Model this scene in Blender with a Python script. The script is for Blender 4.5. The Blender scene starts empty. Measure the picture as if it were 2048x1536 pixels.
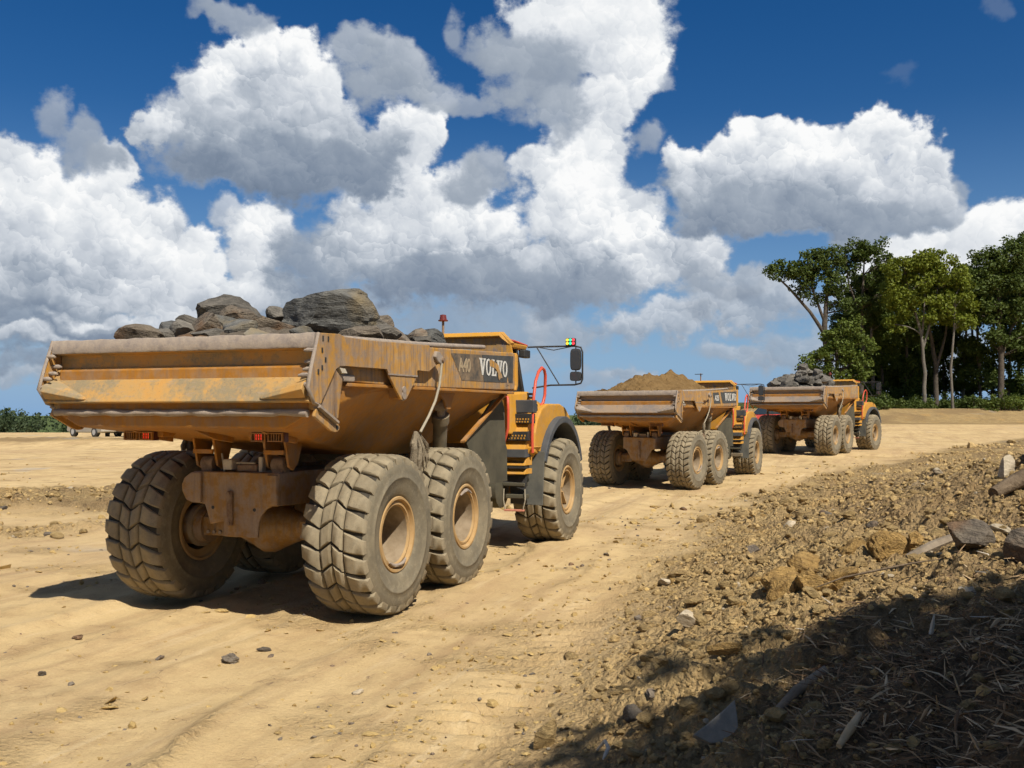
import bpy, bmesh, math, random
import numpy as np
from mathutils import Vector, Matrix

SC = bpy.context.scene
COL = SC.collection
R = math.radians

# ------------------------------------------------------------------ camera
cam_data = bpy.data.cameras.new('camera')
cam_data.sensor_width = 36.0
cam_data.lens = 36.0 * 1915.0 / 2048.0
cam_data.shift_y = 53.0 / 2048.0
cam_data.clip_start = 0.1
cam_data.clip_end = 6000.0
cam = bpy.data.objects.new('camera', cam_data)
CAM_H = 2.265
cam.location = (0, 0, CAM_H)
cam.rotation_euler = (R(90), 0, 0)
COL.objects.link(cam)
SC.camera = cam

# ------------------------------------------------------------------ light
SUN_AZ, SUN_EL = R(150.8), R(51.5)          # azimuth clockwise from +Y
sun_dir = Vector((math.sin(SUN_AZ) * math.cos(SUN_EL), math.cos(SUN_AZ) * math.cos(SUN_EL), math.sin(SUN_EL)))
sun_data = bpy.data.lights.new('sun', 'SUN')
sun_data.energy = 5.0
sun_data.angle = R(0.53)
sun_data.color = (1.0, 0.945, 0.86)
sun = bpy.data.objects.new('sun', sun_data)
sun.rotation_euler = (-sun_dir).to_track_quat('-Z', 'Y').to_euler()
sun.location = (30, -60, 80)
COL.objects.link(sun)

SC.view_settings.view_transform = 'Standard'
SC.view_settings.look = 'None'
SC.view_settings.exposure = 0.32
SC.view_settings.gamma = 1.0
SC.view_settings.use_curve_mapping = False
SC.render.engine = 'CYCLES'
SC.cycles.max_bounces = 6
SC.cycles.diffuse_bounces = 3
SC.cycles.glossy_bounces = 2
SC.cycles.transparent_max_bounces = 6
SC.cycles.use_denoising = True
SC.cycles.use_adaptive_sampling = True
SC.cycles.adaptive_threshold = 0.02
SC.cycles.sample_clamp_indirect = 6.0


class Nodes:
    """Small builder for node trees: sockets or plain numbers go in, sockets come out."""
    def __init__(self, nt):
        self.nt = nt
    def new(self, t, **kw):
        n = self.nt.nodes.new(t)
        for k, v in kw.items():
            setattr(n, k, v)
        return n
    def put(self, sock, v):
        if v is None:
            return
        if isinstance(v, bpy.types.NodeSocket):
            self.nt.links.new(v, sock)
        else:
            if sock.type == 'RGBA' and len(v) == 3:
                v = (*v, 1.0)
            sock.default_value = v
    def m(self, op, a, b=None, c=None, clamp=False):
        n = self.new('ShaderNodeMath', operation=op, use_clamp=clamp)
        for i, v in enumerate((a, b, c)):
            self.put(n.inputs[i], v)
        return n.outputs[0]
    def v(self, op, a, b=None, scale=None):
        n = self.new('ShaderNodeVectorMath', operation=op)
        self.put(n.inputs[0], a)
        if b is not None:
            self.put(n.inputs[1], b)
        if scale is not None:
            self.put(n.inputs['Scale'], scale)
        return n.outputs['Value'] if op in ('DOT_PRODUCT', 'LENGTH', 'DISTANCE') else n.outputs[0]
    def rng(self, v, a, b, c=0.0, d=1.0, smooth=False):
        n = self.new('ShaderNodeMapRange', interpolation_type='SMOOTHSTEP' if smooth else 'LINEAR', clamp=True)
        for i, x in enumerate((v, a, b, c, d)):
            self.put(n.inputs[i], x)
        return n.outputs[0]
    def mix(self, f, a, b, blend='MIX'):
        n = self.new('ShaderNodeMix', data_type='RGBA', blend_type=blend, clamp_factor=True)
        self.put(n.inputs[0], f); self.put(n.inputs[6], a); self.put(n.inputs[7], b)
        return n.outputs[2]
    def mixf(self, f, a, b):
        n = self.new('ShaderNodeMix', data_type='FLOAT', clamp_factor=True)
        self.put(n.inputs[0], f); self.put(n.inputs[2], a); self.put(n.inputs[3], b)
        return n.outputs[0]
    def noise(self, vec, scale, detail=4.0, rough=0.55, dist=0.0, color=False):
        n = self.new('ShaderNodeTexNoise', noise_dimensions='3D')
        self.put(n.inputs['Vector'], vec)
        n.inputs['Scale'].default_value = scale; n.inputs['Detail'].default_value = detail
        n.inputs['Roughness'].default_value = rough; n.inputs['Distortion'].default_value = dist
        return n.outputs['Color' if color else 'Fac']
    def voro(self, vec, scale, feature='F1', smooth=None, out='Distance', rand=1.0, detail=0.0):
        n = self.new('ShaderNodeTexVoronoi', feature=feature)
        self.put(n.inputs['Vector'], vec)
        n.inputs['Scale'].default_value = scale
        n.inputs['Randomness'].default_value = rand
        if 'Detail' in n.inputs: n.inputs['Detail'].default_value = detail
        if smooth is not None: n.inputs['Smoothness'].default_value = smooth
        return n.outputs[out]
    def ramp(self, f, stops, interp='LINEAR'):
        n = self.new('ShaderNodeValToRGB')
        cr = n.color_ramp; cr.interpolation = interp
        while len(cr.elements) < len(stops):
            cr.elements.new(0.5)
        for e, (p, c) in zip(cr.elements, stops):
            e.position = p; e.color = (*c, 1.0) if len(c) == 3 else c
        self.put(n.inputs[0], f)
        return n.outputs[0]
    def xyz(self, v):
        n = self.new('ShaderNodeSeparateXYZ'); self.put(n.inputs[0], v)
        return n.outputs
    def vec(self, x, y, z):
        n = self.new('ShaderNodeCombineXYZ')
        for i, q in enumerate((x, y, z)):
            self.put(n.inputs[i], q)
        return n.outputs[0]


# ------------------------------------------------------------------ sky
world = bpy.data.worlds.new('World')
SC.world = world
world.use_nodes = True
wt = world.node_tree
wt.nodes.clear()
W = Nodes(wt)
sky = W.new('ShaderNodeTexSky', sky_type='NISHITA')
sky.sun_disc = False
sky.sun_elevation = SUN_EL
sky.sun_rotation = SUN_AZ
sky.altitude = 300
sky.air_density = 0.9
sky.dust_density = 0.3
sky.ozone_density = 2.0
SKY_STRENGTH = 0.1

D = W.new('ShaderNodeTexCoord').outputs['Generated']
dx, dy, dz = W.xyz(D)
az = W.m('ARCTAN2', dx, dy)
el = W.m('ARCSINE', dz)
P0 = W.vec(az, el, 0.0)


def centred(col, amp):
    return W.v('SCALE', W.v('SUBTRACT', col, (0.5, 0.5, 0.5)), scale=amp)


warp_big = centred(W.noise(D, 7.0, 2.0, 0.5, color=True), 0.075)
warp_mid = centred(W.noise(D, 22.0, 3.0, 0.55, color=True), 0.050)
warp_fine = centred(W.noise(D, 66.0, 4.0, 0.6, color=True), 0.017)
Pw = W.v('ADD', W.v('ADD', P0, warp_big), W.v('ADD', warp_mid, warp_fine))
# cauliflower relief: every puff of a cell pattern is lit on its upper right flank
Dw = W.v('ADD', D, centred(W.noise(D, 34.0, 3.0, 0.6, color=True), 0.045))
LIGHT = (0.45, 0.0, 0.89)


def flank(scale, gain):
    n = W.new('ShaderNodeTexVoronoi', feature='F1')
    W.put(n.inputs['Vector'], Dw)
    n.inputs['Scale'].default_value = scale
    return W.m('MULTIPLY', W.v('DOT_PRODUCT', W.v('SUBTRACT', Dw, n.outputs['Position']), LIGHT), gain * scale)


def slope(scale, step, gain, detail):
    a = W.noise(Dw, scale, detail, 0.5)
    b = W.noise(W.v('ADD', Dw, tuple(step * q for q in LIGHT)), scale, detail, 0.5)
    return W.m('MULTIPLY', W.m('SUBTRACT', a, b), gain)


relief = W.m('ADD', W.m('ADD', W.m('ADD', flank(13.0, 0.20), flank(31.0, 0.165)), flank(74.0, 0.125)), slope(10.0, 0.022, 2.6, 5.0))
wisp_n = W.noise(W.v('MULTIPLY', D, (1.0, 1.0, 1.4)), 34.0, 5.0, 0.62)
edge_n = W.m('SUBTRACT', wisp_n, 0.5)

cloud_col = lambda t: W.ramp(t, [(0.0, (0.105, 0.150, 0.225)), (0.28, (0.195, 0.245, 0.325)), (0.52, (0.335, 0.385, 0.455)), (0.74, (0.56, 0.60, 0.655)), (0.90, (0.76, 0.785, 0.81)), (1.0, (0.90, 0.905, 0.905))])

# puffs: (direction of its middle and its half width and height, as multiples of a 2048-wide view), shade low, shade high, edge softness, opacity
PUFFS = [
    # far, low, hazy banks
    (90, 650, 330, 75, .22, .52, .9, .95), (330, 700, 260, 50, .25, .50, .9, .8), (60, 590, 260, 60, .30, .66, .8, .9), (-160, 520, 260, 160, .45, .95, .5, 1),
    (640, 620, 240, 60, .32, .62, .9, .85), (960, 640, 220, 55, .30, .5, 1, .65), (1330, 640, 150, 42, .45, .86, .7, .9), (1500, 610, 190, 48, .42, .80, .8, .9),
    (1110, 650, 80, 60, .40, .66, .8, .8), (1290, 752, 90, 26, .42, .78, .9, .75), (1480, 700, 90, 34, .40, .72, .9, .75), (1640, 690, 150, 50, .35, .7, .9, .7),
    (30, 770, 150, 30, .4, .66, 1, .75), (1180, 770, 70, 30, .4, .66, 1, .6), (1800, 730, 240, 60, .45, .8, 1, .8),
    (1880, 520, 190, 80, .72, 1.0, .4, 1), (2030, 470, 130, 85, .8, 1.0, .35, 1), (1960, 450, 60, 45, .85, 1.0, .35, 1), (1780, 560, 120, 60, .7, .95, .6, 1),
    (2180, 520, 200, 150, .6, 1.0, .4, 1),
    (200, 745, 300, 22, .22, .50, .9, .8), (520, 700, 260, 26, .28, .60, .9, .8), (60, 690, 150, 22, .5, .88, .6, .9), (180, 652, 100, 20, .6, .92, .6, .9), (330, 640, 120, 20, .55, .9, .6, .9), (30, 625, 170, 20, .16, .36, 1, .55), (260, 672, 200, 20, .14, .34, 1, .5), (90, 715, 200, 14, .18, .36, 1, .5), (130, 770, 110, 16, .45, .7, .9, .6), (460, 745, 120, 16, .42, .7, 1, .5), (760, 720, 200, 30, .36, .62, 1, .6), (1000, 720, 150, 30, .4, .66, 1, .6),
    # bright far towers: left
    (40, 340, 115, 85, .78, 1.0, .35, 1), (150, 390, 110, 80, .72, 1.0, .35, 1), (-60, 440, 140, 120, .7, 1.0, .4, 1), (60, 480, 170, 115, .66, .98, .45, 1), (250, 470, 115, 110, .66, 1.0, .4, 1),
    (225, 330, 55, 60, .8, 1.0, .35, 1), (150, 560, 220, 65, .42, .90, .6, 1), (330, 560, 140, 70, .58, .96, .45, 1), (390, 520, 60, 55, .8, 1.0, .4, 1),
    (525, 490, 85, 95, .66, 1.0, .4, 1), (500, 585, 120, 50, .52, .9, .6, 1), (440, 440, 40, 40, .55, .85, .7, .8),
    (800, 300, 90, 70, .75, 1.0, .4, 1), (850, 270, 45, 60, .8, 1.0, .35, 1),
    # middle: bright flank right of the big cloud and its grey base
    (650, 520, 110, 100, .28, .55, .9, .95), (760, 470, 130, 95, .46, .92, .5, 1), (890, 430, 130, 85, .68, 1.0, .4, 1), (960, 500, 130, 95, .56, 1.0, .4, 1), (830, 390, 90, 55, .7, 1.0, .45, 1),
    (900, 560, 190, 62, .20, .52, .7, 1), (1040, 560, 100, 55, .3, .6, .7, 1),
    # tall tower
    (1210, 60, 135, 95, .74, 1.0, .35, 1), (1130, 20, 90, 60, .8, 1.0, .35, 1), (1275, 40, 55, 70, .8, 1.0, .3, 1), (1255, 155, 90, 85, .68, 1.0, .35, 1), (1190, 235, 80, 75, .7, 1.0, .4, 1),
    (1190, 320, 85, 70, .7, 1.0, .4, 1), (1095, 330, 75, 60, .66, .98, .4, 1), (1150, 400, 120, 75, .72, 1.0, .4, 1), (1220, 460, 120, 70, .66, 1.0, .4, 1), (1170, 520, 170, 75, .36, .86, .6, 1),
    (1290, 530, 110, 70, .45, .95, .5, 1), (1390, 530, 80, 55, .55, .95, .5, 1), (1100, 570, 160, 50, .26, .5, .8, .95), (1450, 570, 110, 40, .38, .7, .7, .9),
    (1070, 150, 110, 110, .38, .56, .8, .95), (1040, 90, 70, 60, .42, .62, .8, .85), (1100, 240, 70, 60, .42, .62, .8, .9),
    # near clouds with grey undersides: big one on the left
    (515, 62, 38, 38, .8, 1.0, .4, 1), (480, 110, 75, 55, .66, 1.0, .4, 1), (580, 105, 60, 50, .68, 1.0, .4, 1), (450, 190, 85, 75, .62, 1.0, .4, 1), (560, 185, 110, 90, .52, .92, .5, 1), (625, 200, 70, 80, .62, .98, .4, 1),
    (400, 260, 110, 65, .48, .86, .5, 1), (300, 262, 34, 36, .6, .92, .5, 1), (520, 285, 150, 75, .40, .80, .6, 1), (650, 270, 90, 60, .48, .86, .5, 1), (740, 310, 95, 55, .42, .78, .5, 1),
    (420, 330, 130, 55, .24, .56, .7, 1), (590, 345, 235, 62, .12, .48, .7, 1), (720, 350, 120, 48, .22, .5, .7, 1),
    # grey middle distance scraps
    (700, 115, 55, 48, .48, .66, .7, .9), (790, 130, 75, 62, .46, .70, .6, .95), (770, 190, 100, 50, .38, .58, .8, .95), (850, 195, 60, 38, .42, .62, .9, .85),
    (105, 205, 50, 45, .40, .58, .9, .75), (165, 270, 70, 45, .40, .58, .9, .85), (220, 305, 60, 40, .36, .55, .9, .85), (470, 12, 70, 30, .46, .62, .9, .85), (415, 5, 40, 20, .4, .55, 1, .5),
    (915, 55, 32, 36, .42, .58, 1, .7), (985, 90, 60, 34, .42, .58, .9, .8), (930, 205, 60, 26, .40, .56, 1, .75), (1010, 180, 60, 30, .42, .56, .9, .8), (975, 355, 60, 42, .40, .64, .8, .9), (935, 390, 60, 36, .38, .55, .9, .85),
    # cloud on the right
    (1490, 300, 55, 52, .72, 1.0, .4, 1), (1395, 335, 55, 50, .72, 1.0, .4, 1), (1560, 300, 60, 48, .7, 1.0, .4, 1), (1640, 310, 80, 52, .66, 1.0, .4, 1), (1755, 285, 62, 46, .70, 1.0, .4, 1), (1820, 300, 48, 46, .7, 1.0, .4, 1),
    (1860, 350, 70, 62, .6, .98, .4, 1), (1430, 400, 105, 80, .48, .92, .5, 1), (1530, 365, 110, 75, .46, .86, .55, 1), (1660, 365, 150, 72, .52, .94, .5, 1), (1790, 380, 120, 66, .52, .92, .5, 1), (1880, 410, 65, 45, .44, .76, .6, .95),
    (1480, 440, 150, 50, .28, .60, .7, 1), (1640, 440, 230, 50, .24, .60, .7, 1), (1800, 440, 120, 40, .3, .58, .7, 1),
    (1935, 365, 26, 40, .45, .6, 1, .7), (1310, 310, 38, 34, .42, .6, 1, .75), (1345, 160, 16, 30, .6, .8, 1, .6), (1980, 30, 30, 28, .3, .42, 1.3, .22), (1795, 180, 44, 22, .3, .42, 1.3, .13),
]

def group_puff():
    """One puff of cloud laid over the clouds behind it: shade and cover in, shade and cover out."""
    g = bpy.data.node_groups.new('cloud_puff', 'ShaderNodeTree')
    for nm, ty in (('P', 'NodeSocketVector'), ('Edge', 'NodeSocketFloat'), ('Relief', 'NodeSocketFloat'), ('T', 'NodeSocketFloat'), ('A', 'NodeSocketFloat'),
                   ('Centre', 'NodeSocketVector'), ('Inv', 'NodeSocketVector'), ('Lo', 'NodeSocketFloat'), ('Span', 'NodeSocketFloat'), ('EdgeAmt', 'NodeSocketFloat'),
                   ('Outer', 'NodeSocketFloat'), ('Inner', 'NodeSocketFloat'), ('Op', 'NodeSocketFloat'), ('ReliefAmt', 'NodeSocketFloat')):
        g.interface.new_socket(nm, in_out='INPUT', socket_type=ty)
    for nm in ('T', 'A'):
        g.interface.new_socket(nm, in_out='OUTPUT', socket_type='NodeSocketFloat')
    G = Nodes(g)
    gi = G.new('NodeGroupInput').outputs
    go = G.new('NodeGroupOutput')
    n = G.v('MULTIPLY', G.v('SUBTRACT', gi['P'], gi['Centre']), gi['Inv'])
    r = G.m('MULTIPLY_ADD', gi['Edge'], gi['EdgeAmt'], G.v('LENGTH', n))
    mr = G.new('ShaderNodeMapRange', interpolation_type='SMOOTHSTEP', clamp=True)
    for k, sck in (('Value', r), ('From Min', gi['Outer']), ('From Max', gi['Inner']), ('To Min', 0.0), ('To Max', gi['Op'])):
        G.put(mr.inputs[k], sck)
    al = mr.outputs[0]
    lit = G.m('MULTIPLY_ADD', gi['Relief'], gi['ReliefAmt'], G.v('DOT_PRODUCT', n, (0.16, 0.42, 0.0)))
    t = G.m('MULTIPLY_ADD', G.m('ADD', lit, 0.5), gi['Span'], gi['Lo'])
    G.put(go.inputs['T'], G.mixf(al, gi['T'], t))
    G.put(go.inputs['A'], G.mixf(al, gi['A'], 1.0))
    return g


PUFF = group_puff()
graded = W.new('ShaderNodeHueSaturation')
graded.inputs['Saturation'].default_value = 1.42
graded.inputs['Value'].default_value = 0.68
graded.inputs['Hue'].default_value = 0.508
W.put(graded.inputs['Color'], W.v('SCALE', sky.outputs[0], scale=SKY_STRENGTH))
horizon = W.rng(el, 0.30, 0.0, 0.0, 1.0)
sky_col = W.mix(W.m('MULTIPLY', W.m('POWER', horizon, 1.5), 0.92), graded.outputs[0], (0.20, 0.36, 0.60))


def background(col):
    b = W.new('ShaderNodeBackground')
    W.put(b.inputs[0], col)
    b.inputs[1].default_value = 0.86
    return b.outputs[0]


def choose(fac, a, b):
    n = W.new('ShaderNodeMixShader')
    W.put(n.inputs[0], fac); W.put(n.inputs[1], a); W.put(n.inputs[2], b)
    return n.outputs[0]


# more of the same weather all round, beyond the part of the sky that is laid out puff by puff
gen_w = W.v('ADD', W.vec(az, W.m('MULTIPLY', el, 1.5), 0.0), W.v('ADD', warp_big, W.v('ADD', warp_mid, warp_fine)))
gen_n = W.noise(gen_w, 3.4, 3.0, 0.5)
gen_up = W.noise(W.v('ADD', gen_w, (0.02, 0.06, 0.0)), 3.4, 3.0, 0.5)
gen_a = W.rng(W.m('ADD', gen_n, W.m('MULTIPLY', edge_n, 0.06)), 0.52, 0.59, smooth=True)
gen_t = W.m('ADD', W.m('ADD', W.m('MULTIPLY', W.m('SUBTRACT', gen_n, gen_up), 2.6), 0.46), W.m('MULTIPLY', relief, 0.8), clamp=True)
out_side = W.rng(W.m('ABSOLUTE', az), 0.57, 0.68, smooth=True)
out_top = W.rng(el, 0.47, 0.56, smooth=True)
gen_mask = W.m('MULTIPLY', W.m('MULTIPLY', gen_a, W.m('MAXIMUM', out_side, out_top)), W.rng(el, 0.0, 0.05, smooth=True))
around = W.mix(gen_mask, sky_col, cloud_col(gen_t))
elsewhere = background(around)

# the laid-out part is cut into cells so that each direction only meets the puffs near it
AZ_CUTS = [-0.70, -0.40, -0.28, -0.16, -0.04, 0.08, 0.20, 0.34, 0.70]
EL_CUTS = [-0.02, 0.10, 0.18, 0.25, 0.56]
MARGIN = 0.062


CELL_NO = [0]          # each cell keeps its own copy of a puff, so that only the cell in view is worked out


def cell(a0, a1, e0, e1):
    CELL_NO[0] += 1
    g = bpy.data.node_groups.new('cloud_cell', 'ShaderNodeTree')
    for nm, ty in (('P', 'NodeSocketVector'), ('Edge', 'NodeSocketFloat'), ('Relief', 'NodeSocketFloat')):
        g.interface.new_socket(nm, in_out='INPUT', socket_type=ty)
    for nm in ('T', 'A'):
        g.interface.new_socket(nm, in_out='OUTPUT', socket_type='NodeSocketFloat')
    G = Nodes(g)
    gi = G.new('NodeGroupInput').outputs
    go = G.new('NodeGroupOutput')
    t, a = 0.5, 0.0
    for (px, py, rx, ry, lo, hi, soft, op) in PUFFS:
        u, vv = (px - 1024) / 1915.0, (821 - py) / 1915.0
        ca = math.atan(u)
        ce = math.atan(vv * math.cos(ca))
        ra, re_ = rx / 1915.0 * math.cos(ca) ** 2, ry / 1915.0 * math.cos(ca)
        if ca + ra * 1.2 + MARGIN < a0 or ca - ra * 1.2 - MARGIN > a1 or ce + re_ * 1.2 + MARGIN < e0 or ce - re_ * 1.2 - MARGIN > e1:
            continue
        n = G.new('ShaderNodeGroup'); n.node_tree = PUFF
        for k, v in (('P', gi['P']), ('Edge', gi['Edge']), ('Relief', gi['Relief']), ('T', t), ('A', a), ('Centre', (ca + CELL_NO[0] * 2e-6, ce, 0.0)), ('Inv', (1 / ra, 1 / re_, 0.0)), ('Lo', lo), ('Span', hi - lo),
                     ('EdgeAmt', 0.35 + 0.9 * soft), ('Outer', 1.06 + 0.10 * soft), ('Inner', 1.0 - 0.55 * soft), ('Op', op), ('ReliefAmt', 0.45 + 0.8 * hi)):
            G.put(n.inputs[k], v)
        t, a = n.outputs['T'], n.outputs['A']
    if not isinstance(a, bpy.types.NodeSocket):
        return elsewhere
    G.put(go.inputs['T'], t)
    G.put(go.inputs['A'], a)
    c = W.new('ShaderNodeGroup'); c.node_tree = g
    for k, v in (('P', Pw), ('Edge', edge_n), ('Relief', relief)):
        W.put(c.inputs[k], v)
    behind = around if a1 > 0.6 or a0 < -0.6 or e1 > 0.5 else sky_col
    return background(W.mix(c.outputs['A'], behind, cloud_col(c.outputs['T'])))


strip_sh = []
for i in range(len(AZ_CUTS) - 1):
    col_sh = None
    for j in range(len(EL_CUTS) - 1):
        c = cell(AZ_CUTS[i], AZ_CUTS[i + 1], EL_CUTS[j], EL_CUTS[j + 1])
        col_sh = c if col_sh is None else choose(W.m('GREATER_THAN', el, EL_CUTS[j]), col_sh, c)
    strip_sh.append(col_sh)
front = strip_sh[0]
for i in range(1, len(strip_sh)):
    front = choose(W.m('GREATER_THAN', az, AZ_CUTS[i]), front, strip_sh[i])
inside = W.m('MULTIPLY', W.m('LESS_THAN', W.m('ABSOLUTE', az), 0.70), W.m('MULTIPLY', W.m('GREATER_THAN', el, EL_CUTS[0]), W.m('LESS_THAN', el, EL_CUTS[-1])))
wo = W.new('ShaderNodeOutputWorld')
wt.links.new(choose(inside, elsewhere, front), wo.inputs[0])
world.cycles.sampling_method = 'MANUAL'
world.cycles.sample_map_resolution = 512

# ------------------------------------------------------------------ numeric noise
def _hash(ix, iy, iz, seed):
    with np.errstate(over='ignore'):
        h = (ix.astype(np.int64) * 374761393 + iy.astype(np.int64) * 668265263 + iz.astype(np.int64) * 2147483647 + seed * 1274126177) & 0xFFFFFFFF
        h = ((h ^ (h >> 13)) * 1274126177) & 0xFFFFFFFF
        h = ((h ^ (h >> 16)) * 2246822519) & 0xFFFFFFFF
        h = h ^ (h >> 15)
    return (h & 0xFFFFFF) / float(0xFFFFFF)


def vnoise2(x, y, seed=0):
    ix, iy = np.floor(x), np.floor(y)
    fx, fy = x - ix, y - iy
    fx = fx * fx * fx * (fx * (fx * 6 - 15) + 10); fy = fy * fy * fy * (fy * (fy * 6 - 15) + 10)
    ix = ix.astype(np.int64); iy = iy.astype(np.int64); iz = np.zeros_like(ix)
    a = _hash(ix, iy, iz, seed); b = _hash(ix + 1, iy, iz, seed)
    c = _hash(ix, iy + 1, iz, seed); d = _hash(ix + 1, iy + 1, iz, seed)
    return (a + (b - a) * fx) * (1 - fy) + (c + (d - c) * fx) * fy - 0.5


def fbm2(x, y, octaves=4, seed=0, gain=0.5):
    t, a, s = 0.0, 1.0, 0.0
    for k in range(octaves):
        ca, sa = math.cos(0.7 * k), math.sin(0.7 * k)
        t = t + a * vnoise2((x * ca - y * sa) * 2 ** k + 17.3 * k, (x * sa + y * ca) * 2 ** k - 9.1 * k, seed + k)
        s += a; a *= gain
    return t / s * 2.0


def vnoise3(p, seed=0):
    i = np.floor(p); f = p - i
    f = f * f * (3 - 2 * f)
    i = i.astype(np.int64)
    r = 0.0
    for dx in (0, 1):
        for dy in (0, 1):
            for dz in (0, 1):
                w = (f[:, 0] if dx else 1 - f[:, 0]) * (f[:, 1] if dy else 1 - f[:, 1]) * (f[:, 2] if dz else 1 - f[:, 2])
                r = r + w * _hash(i[:, 0] + dx, i[:, 1] + dy, i[:, 2] + dz, seed)
    return r - 0.5


def fbm3(p, octaves=4, seed=0, gain=0.5):
    t, a, s = 0.0, 1.0, 0.0
    for k in range(octaves):
        t = t + a * vnoise3(p * 2 ** k + 13.7 * k, seed + k); s += a; a *= gain
    return t / s * 2.0


def lumps2(x, y, seed=0, cover=1.0):
    """Height of scattered rounded clods on a unit grid: 0 between them, up to 1 on top."""
    ix, iy = np.floor(x).astype(np.int64), np.floor(y).astype(np.int64)
    best = np.zeros_like(x)
    z0 = np.zeros_like(ix)
    for dx in (-1, 0, 1):
        for dy in (-1, 0, 1):
            cx, cy = ix + dx, iy + dy
            px = cx + 0.15 + 0.7 * _hash(cx, cy, z0, seed); py = cy + 0.15 + 0.7 * _hash(cx, cy, z0, seed + 11)
            rr = 0.30 + 0.38 * _hash(cx, cy, z0, seed + 23); on = _hash(cx, cy, z0, seed + 37) < cover
            asp = 0.7 + 0.6 * _hash(cx, cy, z0, seed + 41)
            d2 = (((x - px) * asp) ** 2 + ((y - py) / asp) ** 2) / rr ** 2
            best = np.maximum(best, np.where(on, np.sqrt(np.clip(1 - d2, 0, 1)) * rr / 0.68, 0))
    return best


def sstep(a, b, x):
    t = np.clip((x - a) / (b - a), 0, 1)
    return t * t * (3 - 2 * t)


# ------------------------------------------------------------------ lay of the land
EDGE_Y = np.array([-60, -10, 0, 6, 10, 14.5, 24, 32, 36.5, 47, 57, 73, 140, 400.0])
EDGE_X = np.array([-14, -4.6, -1.9, -0.35, 0.8, 2.1, 5.2, 9.6, 13.6, 21.0, 29, 42, 95, 320.0])


def edge_x(y):
    return np.interp(y, EDGE_Y, EDGE_X)


def land_base(x, y):
    """Broad shape: level haul road, rising to a wooded bank far right, dropping away far left, with a spoil bank on the near right."""
    x = np.asarray(x, float); y = np.asarray(y, float)
    d = np.maximum(y, 0.1)
    a = np.where(y > 0.1, x / d, np.sign(x) * 3.0)
    wr = sstep(0.10, 0.24, a)
    wl = 1 - sstep(-0.30, -0.02, a)
    rise = 0.02 * np.clip(d - 27, 0, 16) + 0.0105 * np.clip(d - 43, 0, 60)
    z = rise * (0.35 + 0.65 * wr) * (1 - wl)
    z = z + wr * sstep(100, 110, d) * 1.55 + wr * 0.012 * np.clip(d - 110, 0, 200)
    z = z + wl * 0.42 * sstep(58, 63, d + 1.2 * np.sin(x * 0.21)) * (1 - 0.3 * sstep(66, 72, d))
    drop = (1 - wr) * sstep(82 + 40 * (1 - wl), 240 + 40 * (1 - wl), d)
    z = z - 13.0 * drop
    s = x - edge_x(y)
    near = 1 - sstep(9, 30, y)
    slope = 0.045 + 0.30 * near
    b = np.clip(s, 0, 200)
    bank = slope * (np.minimum(b, 5.0) - 0.25 * (1 - np.exp(-b / 0.35))) + 0.05 * near * np.clip(b - 5, 0, 30)
    bank = bank * (1 - sstep(38, 75, y)) * (1 - sstep(25, 70, b))
    return z + np.maximum(bank, 0)


def rough_mask(x, y):
    """1 on churned, cloddy soil; 0 on the rolled surface of the haul road."""
    s = x - edge_x(y) + 0.45 * fbm2(x * 0.55, y * 0.35, 3, 5) * np.clip(y / 12, 0.5, 2.2)
    m = sstep(-0.35, 1.3, s) * (1 - sstep(60, 80, y)) * (1 - sstep(14, 30, s))
    wob = 1.1 * fbm2(x * 0.3, y * 0.5, 3, 9)
    a = sstep(20.5, 22.2, y + wob) * (1 - sstep(26, 27.2, y + wob)) * (1 - sstep(-8.3, -6.0, x + wob))
    b = sstep(16.2, 17.2, y + wob) * (1 - sstep(18.6, 19.4, y + wob)) * (1 - sstep(-9.0, -7.4, x + wob)) * 0.7
    c = sstep(60, 62, y + wob) * (1 - sstep(64, 66, y + wob)) * (1 - sstep(-12, -8, x)) * 0.9
    return np.clip(np.maximum(np.maximum(m, a), np.maximum(b, c)), 0, 1)


RUTS = [(-2.62, 0.42, 0.040), (-5.30, 0.46, 0.085), (-3.95, 0.30, 0.030), (-7.4, 0.5, 0.04), (-9.2, 0.5, 0.03), (-1.35, 0.35, 0.02)]


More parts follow.
